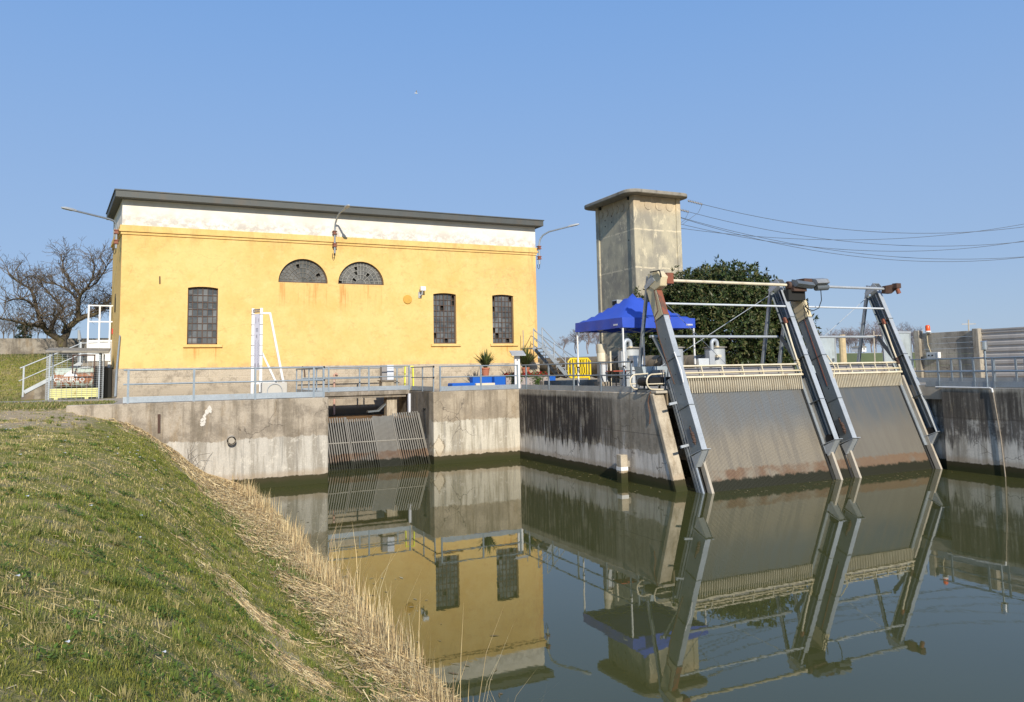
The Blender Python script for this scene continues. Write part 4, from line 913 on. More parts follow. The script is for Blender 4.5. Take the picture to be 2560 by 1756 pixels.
m = MB(); prof = []
for k in range(13): t = R_(90+180*k/12); prof.append((15.72+.15*math.cos(t), .15*math.sin(t)))
up_ = [(17.2, .15), (26.4, .30)]; 
loop = [(x, z) for x, z in prof]
v = [(x, 22.1, 3.52+z) for x, z in loop+[(26.4, -.15), (26.4, .15)]]
m.prism(v, (0, .76, 0)); m.build('belt', M['black'], bc)
for y in (21.98, 22.98):
    pts = [(16.15, y, 3.80), (15.72, y, 3.78)] + [(15.62+.26*math.cos(R_(a)), y, 3.52+.26*math.sin(R_(a))) for a in range(100, 265, 15)] + [(15.75, y, 3.26), (16.2, y, 3.25)]
    lp = MB().tube(pts, .026, 8).build('guard_loop', M['cream_clean'], bc)
    MB().tube([(15.37, y, 3.45), (16.1, y, 3.45)], .02, 8).build('guard_bar', M['cream_clean'], lp)
    MB().bar((16.12, y, 3.2), (16.12, y, 3.85), .05, .04).build('guard_post', M['galv'], lp)
m = MB()
for k in range(7): m.box(15.85+.04*k, 22.03, 3.36+.03*(k % 3), 15.88+.04*k, 22.07, 3.42+.03*(k % 3))
m.build('drive_parts', M['galv_dark'], bc)
MB().box(15.6, 22.05, 3.14, 26.5, 22.9, 3.24).build('bed_frame', M['galv_dark'], bc)
hp = thing('steel_hopper', (16.5, 23.3, 3.5), 'pale sheet steel hopper behind the conveyor', 'hopper')
m = MB().prism([(15.96, 23.1, 4.05), (17.1, 23.1, 4.05), (16.95, 23.1, 3.45), (16.12, 23.1, 3.45)], (0, .5, 0)); m.build('bin', M['panel'], hp)
MB().bar((16.42, 23.09, 4.03), (16.50, 23.09, 3.47), .03, .02, (1, 0, 0)).build('rib', M['galv_light'], hp)
for x in (16.2, 16.85): MB().box(x-.03, 23.3, 3.13, x+.03, 23.36, 3.5).build('leg', M['galv_dark'], hp)
MB().prism([(16.36, 22.7, 3.92), (16.66, 22.7, 3.92), (16.66, 22.7, 3.46), (16.28, 22.7, 3.46)], (0, .35, 0)).build('side_box', M['taupe_box'], hp)
for (x, y, z0, w_, h_, lb) in ((16.75, 24.6, 4.05, .42, .42, 'small pale box on a stand behind the steel hopper'), (19.35, 24.0, 3.9, .5, .42, 'pale equipment box behind the red painted beam')):
    o = thing('equipment_box', (x, y, 3.13), lb, 'box'); MB().box(x-w_/2, y-.15, z0, x+w_/2, y+.15, z0+h_).build('box', M['white_metal'], o, bevel=.01); MB().box(x-.04, y-.04, 3.13, x+.04, y+.04, z0).build('stand', M['galv_dark'], o)

# ------------------------------------------------------------------ yard equipment behind the guard rails
def drum(loc, label):
    x, y = loc; t = thing('siphon_tank', (x, y, 3.13), label, 'tank', 'zinc tanks in a row behind the blue tent')
    m = MB().lathe((x, y, 3.13), [(.50, 0), (.50, 1.80)], 28); b = m.build('shell', M['drum'], t)
    MB().lathe((x, y, 4.93), [(.60, 0), (.60, .05), (.1, .10)], 28).build('lid', M['roof_conc'], t)
    m = MB().tube([(x, y+.4, 4.05), (x, y+1.0, 4.1), (x-.02, y+12, 4.2), (x-.02, y+40, 4.3)], .52, 20)
    for k in range(8): m.tube([(x, y+.7+k*1.1, 4.08), (x, y+.78+k*1.1, 4.08)], .56, 20)
    m.build('big_pipe', M['pipe'], t)
    gx, gy = x-.55, y-.45
    g = [(gx, gy, 3.13), (gx, gy, 5.0)] + [(gx+.17-.17*math.cos(R_(a)), gy, 5.12+.19*math.sin(R_(a))) for a in range(0, 181, 20)] + [(gx+.34, gy, 5.0)]
    gp_ = MB().tube(g, .095, 12).build('gooseneck_pipe', M['galv_light'], t)
    MB().lathe((gx+.34, gy, 4.95), [(.11, 0), (.11, .07)], 12).build('outlet_ring', M['cream'], gp_)
    MB().box(gx-.33, gy-.22, 4.05, gx-.02, gy+.08, 4.78).build('electric_box', M['grey_box'], t, bevel=.01)
    MB().box(gx+.1, gy-.25, 4.45, gx+.38, gy-.1, 4.58).build('junction_box', M['cream_clean'], t, bevel=.01)
    return t
dr = drum((20.72, 31.0), 'zinc siphon tank with gooseneck pipe nearest the yellow barrier')
dup(dr, (23.25, 31.0, 3.13), 'zinc siphon tank seen behind the red painted beam, middle of three')
dup(dr, (25.85, 31.0, 3.13), 'zinc siphon tank beside the round evergreen tree')
o = MB().box(16.4, 31.6, 3.13, 19.6, 32.0, 3.50).build('concrete_block', M['conc'], bevel=.03); tag(o, 'low rough concrete block behind the guardrail near the yellow barrier', 'concrete block')
cc = thing('sensor_cabinet', (15.95, 25.75, 3.13), 'cream cylinder cover on a taupe cabinet by the guardrail', 'cabinet')
MB().lathe((15.95, 25.75, 4.28), [(.19, 0), (.195, .32), (.19, .33), (.195, .34), (.19, .66), (.15, .68)], 24).build('cylinder_cover', M['cream_clean'], cc)
MB().box(15.8, 25.6, 3.5, 16.1, 25.9, 4.26).build('cabinet', M['taupe_box'], cc, bevel=.01)
MB().box(15.85, 25.58, 3.45, 16.08, 25.6, 4.15).build('cabinet_door', M['white_metal'], cc)
MB().box(15.72, 25.5, 3.13, 16.2, 26.0, 3.5).build('base', M['conc'], cc, bevel=.02)
MB().tube([(16.15, 25.45, 3.13), (16.15, 25.45, 4.72)], .035, 8).build('pole', M['cream_clean'], cc)
MB().tube([(15.95, 25.8, 4.9), (15.95, 25.8, 5.45)], .012, 5).build('antenna', M['dark'], cc)
yb = thing('plastic_barrier', (19.2, 33, 3.13), 'yellow plastic crowd barrier on pale yellow feet behind the guardrail', 'barrier')
m = MB(); bx0, bx1, bz0, bz1 = 18.52, 19.75, 3.60, 4.52
m.tube([(bx0+.12, 33, bz0), (bx0, 33, bz0+.12), (bx0, 33, bz1-.14), (bx0+.14, 33, bz1), (bx1-.14, 33, bz1), (bx1, 33, bz1-.14), (bx1, 33, bz0+.12), (bx1-.12, 33, bz0), (bx0+.12, 33, bz0)], .045, 8)
m.box(bx0+.3, 32.97, bz0+.06, bx1-.3, 33.03, bz0+.2).box(bx0+.34, 32.97, bz1-.42, bx1-.34, 33.03, bz1-.06)
for k in range(8): x = bx0+.16+k*(bx1-bx0-.32)/7; m.box(x-.03, 32.97, bz0, x+.03, 33.03, bz1)
m.build('panel', M['yellow'], yb)
for x in (18.78, 19.7): MB().prism([(x-.22, 32.8, 3.13), (x+.22, 32.8, 3.13), (x+.08, 32.9, 3.3), (x-.08, 32.9, 3.3)], (0, .3, 0)).build('foot', M['lime'], yb)
for x in (18.81, 19.67): MB().box(x-.03, 32.96, 3.28, x+.03, 33.04, 3.66).build('upright', M['yellow'], yb)
st = thing('steel_stairs', (19, 36, 3.13), 'galvanised steel stairs climbing over the big pipes beside the pump house', 'stairs')
def sp(px, py, y=36.0): return A(px, py, Y=y)
a, b = sp(1408, 940), sp(1346, 868)
for yy in (35.6, 36.6):
    dx = V((0, yy-36.0, 0))
    MB().bar(a+dx, b+dx, .04, .18, (0, 1, 0)).build('stringer', M['galv'], st)
for k in range(9):
    p = a.lerp(b, (k+.5)/9); MB().box(p.x-.02, 35.6, p.z-.015, p.x+.30, 36.6, p.z+.02).build('step', M['galv_light'], st)
    MB().bar((p.x+.3, 35.62, p.z), (p.x+.12, 35.62, p.z-.2), .02, .02).build('step_bracket', M['galv_light'], st)
for yy in (35.6, 36.6):
    for h in (1.0, .5):
        dz = V((0, yy-36, h)); MB().tube([a+dz+V((.2, 0, -.05)), b+dz+V((.03, 0, 0))], .022, 6).build('handrail', M['galv_light'], st)
    for f_ in (.05, .5, .98):
        p = a.lerp(b, f_)+V((0, yy-36, 0)); MB().bar(p, p+V((0, 0, 1.0)), .035, .035).build('post', M['galv_light'], st)
a2 = V((b.x+1.6, 38.3, b.z-.05))
MB().box(b.x+.05, 36.6, b.z-.05, b.x+.95, 38.3, b.z).build('platform', M['galv'], st)
for h in (1.0, .55):
    MB().tube([(b.x+.1, 36.65, b.z+h), (b.x+.9, 38.3, b.z+h), (b.x+3.6, 38.3, b.z+h-1.6)], .02, 6).build('handrail', M['galv'], st)
for k in range(5):
    x = b.x+.25+k*.62; z = b.z-k*.32*1.0; MB().bar((x, 38.3, z-.2), (x, 38.3, z+1.0), .03, .03).build('post', M['galv'], st)
# potted plants, flower planters, seats, sign posts in front of the facade
def blade_fan(name, c, n_, len_, spread, cols_, parent, wid=.035):
    vs_ = []; ts = []; cs = []
    for i in range(n_):
        a = random.uniform(0, 6.283); sp2 = random.random()**.8*spread; L = len_*random.uniform(.65, 1.1); wd = wid*random.uniform(.7, 1.2)
        d = V((math.cos(a)*math.sin(sp2), math.sin(a)*math.sin(sp2), math.cos(sp2))); s_ = V((-math.sin(a), math.cos(a), 0))*wd
        p0 = V(c)+V((random.uniform(-.06, .06), random.uniform(-.06, .06), 0)); p1 = p0+d*L*.55; p2 = p0+d*L+V((d.x*.12, d.y*.12, -.10*sp2*L)); o_ = len(vs_)
        vs_ += [p0-s_*.5, p0+s_*.5, p1-s_, p1+s_, p2]; ts += [(o_, o_+1, o_+3), (o_, o_+3, o_+2), (o_+2, o_+3, o_+4)]
        k = random.uniform(.7, 1.3); cc_ = random.choice(cols_); cs += [tuple(q*k for q in cc_)]*5
    off = V(parent['_o']); ob = fast_mesh(name, [tuple(V(p)-off) for p in vs_], ts, M['leaf'], np.array(cs)); ob.parent = parent; return ob
def potted(x, y, zb, label, h):
    t = thing('potted_plant', (x, y, zb), label, 'potted plant')
    MB().lathe((x, y, zb), [(.15, 0), (.20, .36), (.225, .37), (.225, .45), (.19, .45), (.18, .42)], 20).build('pot', M['terracotta'], t)
    MB().cyl((x, y, zb+.40), (x, y, zb+.43), .185, 16).build('soil', M['bark'], t)
    blade_fan('foliage', (x, y, zb+.42), 110, h, .95, [(.075, .10, .028), (.12, .14, .04), (.05, .075, .02)], t)
potted(15.64, 36.5, 3.72, 'terracotta pot with a spiky plant above the blue seat', 1.05)
potted(17.92, 36.5, 3.70, 'terracotta pot with a tall spiky plant behind the white pedestal sign', 1.30)
for x in (15.64, 17.92):
    o = MB().box(x-.4, 36.2, 3.13, x+.4, 36.8, 3.70).build('plant_stand', M['conc'], bevel=.02); tag(o, 'low concrete stand under the %s spiky pot plant' % ('shorter' if x < 16 else 'taller'), 'stand')
sf = thing('blue_seat', (14.9, 34.9, 3.13), 'blue upholstered seat with a raised block beside the flower planters', 'seat')
MB().box(13.15, 34.7, 3.13, 14.35, 35.4, 3.45).build('seat', M['sofa'], sf, bevel=.05)
MB().box(14.30, 34.95, 3.13, 15.55, 35.4, 3.76).build('backrest', M['sofa'], sf, bevel=.04)
MB().box(15.30, 34.6, 3.13, 15.90, 35.5, 3.74).build('end_block', M['sofa'], sf, bevel=.04)
MB().box(14.3, 34.55, 3.30, 15.3, 34.95, 3.42).build('cushion', M['cream_clean'], sf, bevel=.02)
o = MB().box(18.35, 34.75, 3.13, 18.75, 35.2, 3.70).build('blue_seat', M['sofa'], bevel=.03); tag(o, 'small blue cube stool at the end of the flower planters', 'stool')
def planter(x0, x1, y, label):
    t = thing('flower_planter', ((x0+x1)/2, y, 3.13), label, 'planter')
    MB().box(x0, y-.22, 3.13, x1, y+.22, 3.66).build('box', M['planter'], t, bevel=.02)
    vs_ = []; ts = []; cs = []; fv = []; ft = []; fc = []
    for i in range(900):
        droop = random.random() < .3; cx = random.uniform(x0, x1)
        if droop: cx = x0+(x1-x0)*random.choice((.42, .55, .47)); 
        p = V((cx+random.gauss(0, .06), y+random.uniform(-.28, .2), 3.66+abs(random.gauss(.08, .09)))) if not droop else V((cx+random.gauss(0, .14), y-.25-random.random()*.08, 3.66-random.random()*.42))
        r = V((random.gauss(0, 1), random.gauss(0, 1), random.gauss(0, 1))).normalized(); q = r.orthogonal().normalized(); s_ = random.uniform(.025, .05); o_ = len(vs_)
        vs_ += [p-r*s_, p+q*s_*.6, p+r*s_, p-q*s_*.6]; ts += [(o_, o_+1, o_+2), (o_, o_+2, o_+3)]; k = random.uniform(.6, 1.4); cs += [(.07*k, .12*k, .025*k)]*4
    for i in range(46):
        p = V((random.uniform(x0, x1), y+random.uniform(-.26, .1), 3.78+random.uniform(-.06, .14)))
        for j in range(7):
            r = V((random.gauss(0, 1), random.gauss(0, 1), random.gauss(0, 1))).normalized(); q = r.orthogonal().normalized(); s_ = .035; o_ = len(fv); c = p+r*.03
            fv += [c-r*s_, c+q*s_, c+r*s_, c-q*s_]; ft += [(o_, o_+1, o_+2), (o_, o_+2, o_+3)]; fc += [(.42*random.uniform(.6, 1.2), .012, .02)]*4
    off = V(t['_o'])
    for nm, a_, b_, c_, mt in (('foliage', vs_, ts, cs, M['leaf']), ('flowers', fv, ft, fc, M['flower'])):
        ob = fast_mesh(nm, [tuple(V(p)-off) for p in a_], b_, mt, np.array(c_)); ob.parent = t
planter(15.95, 17.05, 34.9, 'taupe planter of red flowers next to the blue seat'); planter(17.1, 18.3, 34.9, 'taupe planter of red flowers next to the blue cube stool')
lc = thing('pedestal_sign', (16.28, 34.1, 3.13), 'white pedestal sign with a slanted grey top among the planters', 'sign')
MB().box(16.14, 34.05, 3.13, 16.42, 34.15, 4.72).build('pedestal', M['white'], lc, bevel=.01)
MB().prism([(15.85, 33.75, 4.70), (16.60, 33.75, 4.70), (16.74, 34.35, 4.92), (16.0, 34.35, 4.92)], (0, 0, .05)).build('slanted_top', M['grey_box'], lc)
MB().cyl((16.28, 34.045, 4.5), (16.28, 34.05, 4.5), .045, 10).build('emblem', M['ink'], lc)
ys = thing('folding_sign', (11.6, 36.6, 3.17), 'folded lime yellow warning stand seen edge on behind the footbridge rail', 'sign')
for dx in (-.22, .22): MB().bar((11.6+dx, 36.6, 3.17), (11.6+dx*.9, 36.6, 4.32), .10, .05, (0, 1, 0)).build('panel', M['lime'], ys)
MB().bar((11.38, 36.6, 4.3), (11.82, 36.6, 4.3), .05, .04).build('hinge', M['lime'], ys)
MB().box(11.72, 36.45, 3.17, 11.95, 36.75, 3.22).build('foot', M['lime'], ys)
pc_ = thing('control_cabinet', (10.45, 36.4, 3.17), 'light grey control cabinet on a stone pedestal on the footbridge', 'cabinet')
MB().box(10.15, 36.2, 3.17, 10.75, 36.75, 3.60).build('pedestal', M['pier'], pc_, bevel=.02); MB().box(10.08, 36.13, 3.60, 10.82, 36.8, 3.66).build('cap', M['slab'], pc_)
MB().box(10.42, 36.3, 3.66, 10.75, 36.7, 4.38).build('cabinet', M['lightgrey'], pc_, bevel=.01); MB().box(10.18, 36.36, 3.66, 10.42, 36.7, 4.36).build('side_box', M['taupe_box'], pc_, bevel=.01)
for z in (3.9, 4.2): MB().box(10.43, 36.295, z, 10.74, 36.3, z+.012).build('shelf_line', M['grey_box'], pc_)
bn = thing('banner_frame', (4.1, 32, 3.13), 'tall white tube frame holding a narrow printed banner by the canal wall', 'banner stand')
y1_, y2_ = 31.2, 31.5
bx1 = A(652, 900, Y=y1_).x; bx2 = A(631, 900, Y=y2_).x
for x, y in ((bx1, y1_), (bx2, y2_)): MB().bar((x, y, 3.13), (x, y, 6.60), .10, .10, (1, 0, 0)).build('post', M['white'], bn)
pn = MB().prism([(bx1-.03, y1_, 4.2), (bx2+.03, y2_, 4.2), (bx2+.03, y2_, 6.38), (bx1-.03, y1_, 6.38)], (0, -.03, 0)).build('printed_panel', M['banner'], bn)
dxp = (bx2-bx1)/(y2_-y1_)
m = MB()
def pr(f0, f1, z0, z1):
    ya, yb_ = y1_+.03+(y2_-y1_-.06)*f0, y1_+.03+(y2_-y1_-.06)*f1
    m.add([(bx1-.02+dxp*(ya-y1_), ya-.06, z0), (bx1-.02+dxp*(yb_-y1_), yb_-.06, z0), (bx1-.02+dxp*(yb_-y1_), yb_-.06, z1), (bx1-.02+dxp*(ya-y1_), ya-.06, z1)], [(0, 1, 2, 3)])
pr(.6, .68, 6.02, 6.25); pr(.2, .28, 6.07, 6.2); pr(.3, .62, 5.79, 5.82); pr(.3, .58, 5.71, 5.735); pr(.42, .56, 5.46, 5.57); pr(.15, .32, 4.28, 4.46); pr(.6, .76, 4.28, 4.46)
for k in range(26): 
    z = 5.34-k*.036; f_ = .12+.06*(k % 3); pr(f_, f_+random.uniform(.08, .2), z, z+.010); pr(f_+.42, f_+.42+random.uniform(.06, .18), z, z+.010)
m.build('print', plain('faded_print', (.27, .26, .29), .8), pn, recalc=False)
for k in range(6):
    z = 4.35+k*.40; MB().box(bx1-.06, y1_-.06, z, bx1+.06, y1_+.06, z+.02).build('strap', M['ink'], bn); MB().box(bx2-.06, y2_-.06, z, bx2+.06, y2_+.06, z+.02).build('strap', M['ink'], bn)
m = MB()
for k in range(6): yk = y1_+.02+k*.05; m.tube([(bx1+dxp*(yk-y1_)-.03+.05*math.cos(a), yk, 6.50+.06*math.sin(a)) for a in np.linspace(.3, 5.8, 8)], .014, 5)
m.tube([(bx1-.02, y1_, 6.46), (bx2-.02, y2_, 6.46)], .01, 5); m.build('rope_loops', M['ink'], bn)
MB().bar((bx1, y1_, 6.4), (bx1+.34, y1_, 6.4), .07, .07).bar((bx1+.32, y1_, 6.42), (bx1+.88, y1_, 3.55), .08, .08).bar((bx1, y1_, 3.58), (bx1+.9, y1_, 3.58), .08, .08).build('brace', M['white'], bn)
MB().bar((bx2+.02, y2_, 5.6), (bx2+.90, y2_, 3.7), .07, .07).bar((bx2, y2_, 3.7), (bx2+.95, y2_, 3.7), .07, .07).bar((bx2-2.0, y2_, 3.18), (bx2, y2_, 3.2), .05, .05).build('brace', M['white'], bn)
ac = thing('condenser_unit', (4.6, 30.9, 3.13), 'beige condenser unit with a round grille behind the guardrail', 'condenser')
ax = A(655, 970, Y=30.3).x; ax2 = A(718, 970, Y=30.3).x
MB().box(ax, 30.3, 3.13, ax2, 30.75, 3.72).build('body', plain('beige_casing', (.50, .47, .41), .6, 0, .08), ac, bevel=.02)
MB().tube([((ax+ax2)/2+.27*math.cos(t), 30.28, 3.40+.27*math.sin(t)) for t in np.linspace(0, 6.283, 25)], .015, 5).build('round_grille', M['grey_box'], ac)

# ------------------------------------------------------------------ mesh cage with the rusty fuel tank
mc = thing('mesh_cage', (-2.9, 40.6, 3.08), 'wire mesh cage with a flat grey roof housing the rusty fuel tank', 'cage')
x0, x1, y0, y1, z0, z1 = -4.05, -1.82, 39.95, 41.3, 3.08, 5.12
rr_ = MB().prism([(x0-.06, y0-.12, z1+.06), (x1+.22, y0-.12, z1+.02), (x1+.22, y1+.1, z1+.2), (x0-.06, y1+.1, z1+.24)], (0, 0, .10)).build('roof', M['roof_conc'], mc, bevel=.02)
m = MB()
for x in np.arange(x0, x1+.01, .2): m.tube([(x, y0, z0), (x, y0, z1)], .0055, 4)
for z in np.arange(z0+.05, z1, .09): m.tube([(x0, y0-.01, z), (x1, y0-.01, z)], .0045, 4)
m.build('front_mesh', M['galv_light'], mc)
for xs_ in (x0, x1):
    m = MB()
    for y in np.arange(y0, y1+.01, .2): m.tube([(xs_, y, z0), (xs_, y, z1)], .007, 4)
    for z in np.arange(z0+.05, z1, .075): m.tube([(xs_, y0, z), (xs_, y1, z)], .0055, 4)
    m.build('side_mesh', M['galv_light'], mc)
for x, y in ((x0+.12, y0+.06), (x1-.15, y0+.06), (x0+.12, y1), (x1-.15, y1)): MB().bar((x, y, z0), (x, y, z1+.1), .06, .06).build('post', M['galv'], mc)
m = MB()
for a, b in (((-3.06, 5.06), (-2.14, 5.06)), ((-3.03, 5.06), (-3.03, 4.24)), ((-2.17, 5.06), (-2.17, 4.24)), ((-3.05, 4.26), (-2.15, 4.26))): m.bar((a[0], y0-.03, a[1]), (b[0], y0-.03, b[1]), .05, .05)
m.build('hatch_frame', M['rust'], mc)
tk = thing('fuel_tank', (-3.0, 40.7, 3.6), 'rust streaked pale green fuel tank lettered white inside the mesh cage', 'tank')
tx0, tx1, tyc, tzc, tr = -3.78, -2.22, 40.75, 4.05, .46
m = MB().tube([(tx0, tyc, tzc), (tx0+.05, tyc, tzc), (tx1-.05, tyc, tzc), (tx1, tyc, tzc)], [tr*.9, tr, tr, tr*.9], 32); m.build('shell', M['tank'], tk)
MB().lathe((-2.55, tyc, tzc+tr-.04), [(.3, 0), (.3, .06), (.1, .1)], 20).build('manhole', M['drum'], tk)
for x in (-3.5, -2.5): MB().box(x-.05, tyc-.3, 3.35, x+.05, tyc+.3, 3.72).build('saddle', M['rust'], tk)
def bent(poly2d_faces, verts2d, name, mat, r=.006):
    vs_ = []
    for u, w_ in verts2d:
        th = (w_-tzc)/tr; vs_.append((u, tyc-(tr+r)*math.cos(th), tzc+(tr+r)*math.sin(th)))
    return MB().add(vs_, poly2d_faces).build(name, mat, tk, recalc=False)
tri = [(-3.42, 4.12), (-2.84, 4.12), (-3.13, 4.50)]
vv_ = []; ff_ = []
N_ = 8
for j in range(N_+1):
    t = j/N_; vv_ += [((-3.42)*(1-t)+(-3.13)*t, 4.12+.34*t), ((-2.84)*(1-t)+(-3.13)*t, 4.12+.34*t)]
ff_ = [(2*j, 2*j+1, 2*j+3, 2*j+2) for j in range(N_)]
bent(ff_, vv_, 'triangle_mark', M['white'])
cu = bpy.data.curves.new('lettering', 'FONT'); cu.body = 'CHIURLO'; cu.size = .26; cu.align_x = 'CENTER'; cu.offset = .007; cu.space_character = 1.12
to = bpy.data.objects.new('lettering', cu); col.objects.link(to); bpy.context.view_layer.update()
tm = to.evaluated_get(bpy.context.evaluated_depsgraph_get()).to_mesh()
v2 = [(-3.17+p.co.x, 3.885+p.co.y) for p in tm.vertices]; f2 = [tuple(p.vertices) for p in tm.polygons]
bpy.data.objects.remove(to); bent(f2, v2, 'lettering', M['white'], .008)
gt = MB()
for z in np.arange(3.17, 3.58, .085): gt.box(-3.93, 40.02, z, -1.95, 40.10, z+.07)
for x in (-3.8, -2.9, -2.05): gt.box(x-.03, 40.10, 3.12, x+.03, 40.14, 3.58)
for x in (-3.65, -2.45): gt.box(x-.07, 40.0, 3.08, x+.07, 40.16, 3.17)
o = gt.build('grating', M['pale_yellow']); tag(o, 'pale yellow slatted board leaning at the foot of the fuel tank', 'grating')

# ------------------------------------------------------------------ right hand fences and gates
cf = thing('concrete_fence', (32, 22.8, 3.1), 'weathered concrete plank fence section with an orange beacon on its corner post', 'fence')
for k in range(9): MB().box(32.0, 21.55, 3.13+k*.245, 32.05, 24.1, 3.13+k*.245+.237).build('plank', M['fence'], cf, bevel=.01)
for y in (24.22, 21.42):
    MB().box(31.85, y-.14, 2.9, 32.15, y+.14, 5.46 if y > 22 else 5.40).build('post', M['fence'], cf, bevel=.025)
sf2 = thing('sheet_fence', (32, 10, 3.1), 'pale pinkish ribbed sheet fence at the right edge', 'fence')
m = MB(); prof = []; z = 3.13
for k in range(9):
    prof += [(0, z), (0, z+.10), (.035, z+.13), (.035, z+.22), (0, z+.25)]; z += .26
prof = [(a, min(b, 5.3)) for a, b in prof]
v = [(32.06+a, -30, b) for a, b in prof]+[(32.06+a, 21.3, b) for a, b in prof]; n_ = len(prof)
m.add(v, [(i, i+1, n_+i+1, n_+i) for i in range(n_-1)]); m.build('sheet', M['fence_sheet'], sf2, recalc=False)
MB().box(32.04, -30, 5.3, 32.14, 21.3, 5.36).build('top_rail', M['fence_sheet'], sf2)
for y in (18.3, 15.2): MB().box(32.12, y-.1, 3.1, 32.3, y+.1, 5.3).build('post', M['fence'], sf2)
bcn = thing('warning_beacon', (31.95, 23.62, 5.2), 'orange warning beacon on the weathered concrete plank fence', 'beacon')
MB().lathe((31.92, 23.66, 5.42), [(.10, 0), (.10, .2), (.07, .26)], 16).build('lens', M['orange'], bcn); MB().lathe((31.92, 23.66, 5.36), [(.13, 0), (.13, .06)], 16).build('base', M['white'], bcn)
MB().bar((31.92, 23.66, 5.33), (32.0, 23.66, 5.33), .2, .06).build('bracket', M['grey_box'], bcn)
MB().tube([(31.97, 23.75, 5.3), (31.98, 23.75, 4.8), (31.97, 23.6, 4.4)], .015, 5).build('cable', M['cream'], bcn)
sw = thing('switch_box', (31.9, 23.5, 4.2), 'grey switch box hung on the concrete plank fence', 'switch box')
MB().box(31.82, 23.2, 4.17, 32.0, 23.75, 4.45).build('housing', M['grey_box'], sw, bevel=.02); MB().box(31.8, 23.15, 4.19, 31.98, 23.2, 4.45).build('side_cover', M['white'], sw)
for y in (23.45, 23.62): MB().cyl((31.8, y, 4.31), (31.83, y, 4.31), .04, 8).build('knob', M['dark'], sw)
for (yy_, lb) in ((24.55, 'pale zinc gate leaf next to the concrete plank fence'), (28.75, 'pale zinc gate leaf beside the round evergreen tree')):
    xa, xb = (30.05, 31.92) if yy_ < 26 else (29.75, 31.75); t = thing('metal_gate', (xa, yy_, 3.13), lb, 'gate')
    MB().box(xa, yy_, 3.25, xb, yy_+.02, 5.36).build('leaf', M['panel'], t)
    MB().box(xa, yy_-.03, 5.36, xb, yy_+.04, 5.45).box(xa, yy_-.03, 3.2, xb, yy_+.04, 3.28).box(xa, yy_-.03, 3.28, xa+.08, yy_+.04, 5.36).box(xb-.08, yy_-.03, 3.28, xb, yy_+.04, 5.36).build('frame', M['galv_light'], t)
    MB().box(xb-.3, yy_-.05, 4.15, xb-.18, yy_, 4.3).build('latch', M['galv_dark'], t)
o = MB().tube([(31.9, 28.45, 3.1), (31.9, 28.45, 5.48)], .17, 10).build('gate_post', M['wood']); tag(o, 'sandy wooden gate post between the gate leaf and the open gap', 'post')

# ------------------------------------------------------------------ trees
def limb(mb, pts, r0, r1, n=6):
    k = len(pts); mb.tube(pts, [r0+(r1-r0)*i/(k-1) for i in range(k)], n, cap=False)
def twigs(mb, p, d, L, r, lev, rnd, up=.25, seg=4, kids=(3, 4), n=4, minr=.008):
    pts = [V(p)]; d = V(d).normalized(); spawn = []
    for i in range(seg):
        d = (d + V((rnd.gauss(0, .22), rnd.gauss(0, .22), rnd.gauss(0, .16)+up*.35))).normalized(); pts.append(pts[-1]+d*(L/seg)); spawn.append((pts[-1], d.copy()))
    limb(mb, pts, max(r, minr), max(r*.45, minr*.7), n)
    if lev <= 0: return
    for k in range(rnd.randint(*kids)):
        q, dd = spawn[rnd.randint(0 if k else seg-1, seg-1)]
        a = V((rnd.gauss(0, 1), rnd.gauss(0, 1), rnd.gauss(.15, .7))).normalized()
        twigs(mb, q, dd*.75+a*.75, L*rnd.uniform(.55, .8), r*.6, lev-1, rnd, up, max(2, seg-1), kids, 3 if lev < 3 else n, minr)
rn = random.Random(5)
bt = thing('bare_tree', (-4.5, 51, 5.5), 'spreading bare tree with mossy limbs left of the pump house', 'tree')
L6 = lambda x, y, dy=0: A(x/6.131, 600+y/6.131, Y=51+dy)
mains = [
 ([(945, 1640, 0), (950, 1560, 0), (930, 1510, 0)], .30, .25),
 ([(930, 1530, 0), (820, 1470, -.2), (720, 1410, -.4), (655, 1320, -.7), (540, 1310, -1.2), (400, 1290, -1.8), (200, 1240, -2.2), (0, 1210, -2.6)], .19, .04),
 ([(940, 1540, 0), (1010, 1470, .2), (1060, 1330, .3), (1180, 1230, .3), (1300, 1170, .4), (1430, 1150, .5), (1520, 1100, .6), (1600, 1000, .8), (1700, 920, 1), (1780, 890, 1.2)], .21, .06),
 ([(780, 1450, 0), (800, 1330, .5), (850, 1190, .8), (980, 1050, 1.2), (860, 930, 1.6), (760, 820, 1.8), (640, 700, 2)], .12, .03),
 ([(1215, 1200, .3), (1195, 1060, .1), (1210, 930, -.2), (1230, 850, -.5), (1330, 740, -.8), (1420, 600, -1), (1445, 420, -1.2)], .14, .03),
 ([(655, 1310, -.7), (590, 1180, -1), (555, 1020, -1.2), (515, 850, -1.3), (450, 740, -1.4), (300, 660, -1.6), (150, 520, -1.9)], .11, .03),
 ([(1205, 960, -.2), (1130, 850, .3), (1010, 740, .8), (850, 680, 1.2), (700, 660, 1.4)], .09, .025),
 ([(950, 1430, 0), (1000, 1310, -.6), (945, 1210, -1), (800, 1150, -1.5), (600, 1170, -1.9)], .07, .02),
 ([(560, 1050, -1.2), (420, 930, -1.7), (260, 900, -2.2), (60, 960, -2.6)], .07, .02),
 ([(1300, 1170, .4), (1480, 1060, 1.2), (1640, 1050, 1.8), (1780, 1070, 2.2)], .07, .02),
 ([(1230, 850, -.5), (1100, 700, -.6), (980, 480, -.3), (960, 330, 0)], .07, .02),
 ([(1330, 760, -.8), (1480, 660, -.4), (1600, 480, .2), (1690, 300, .5)], .06, .02)]
mt = MB(); mw = MB()
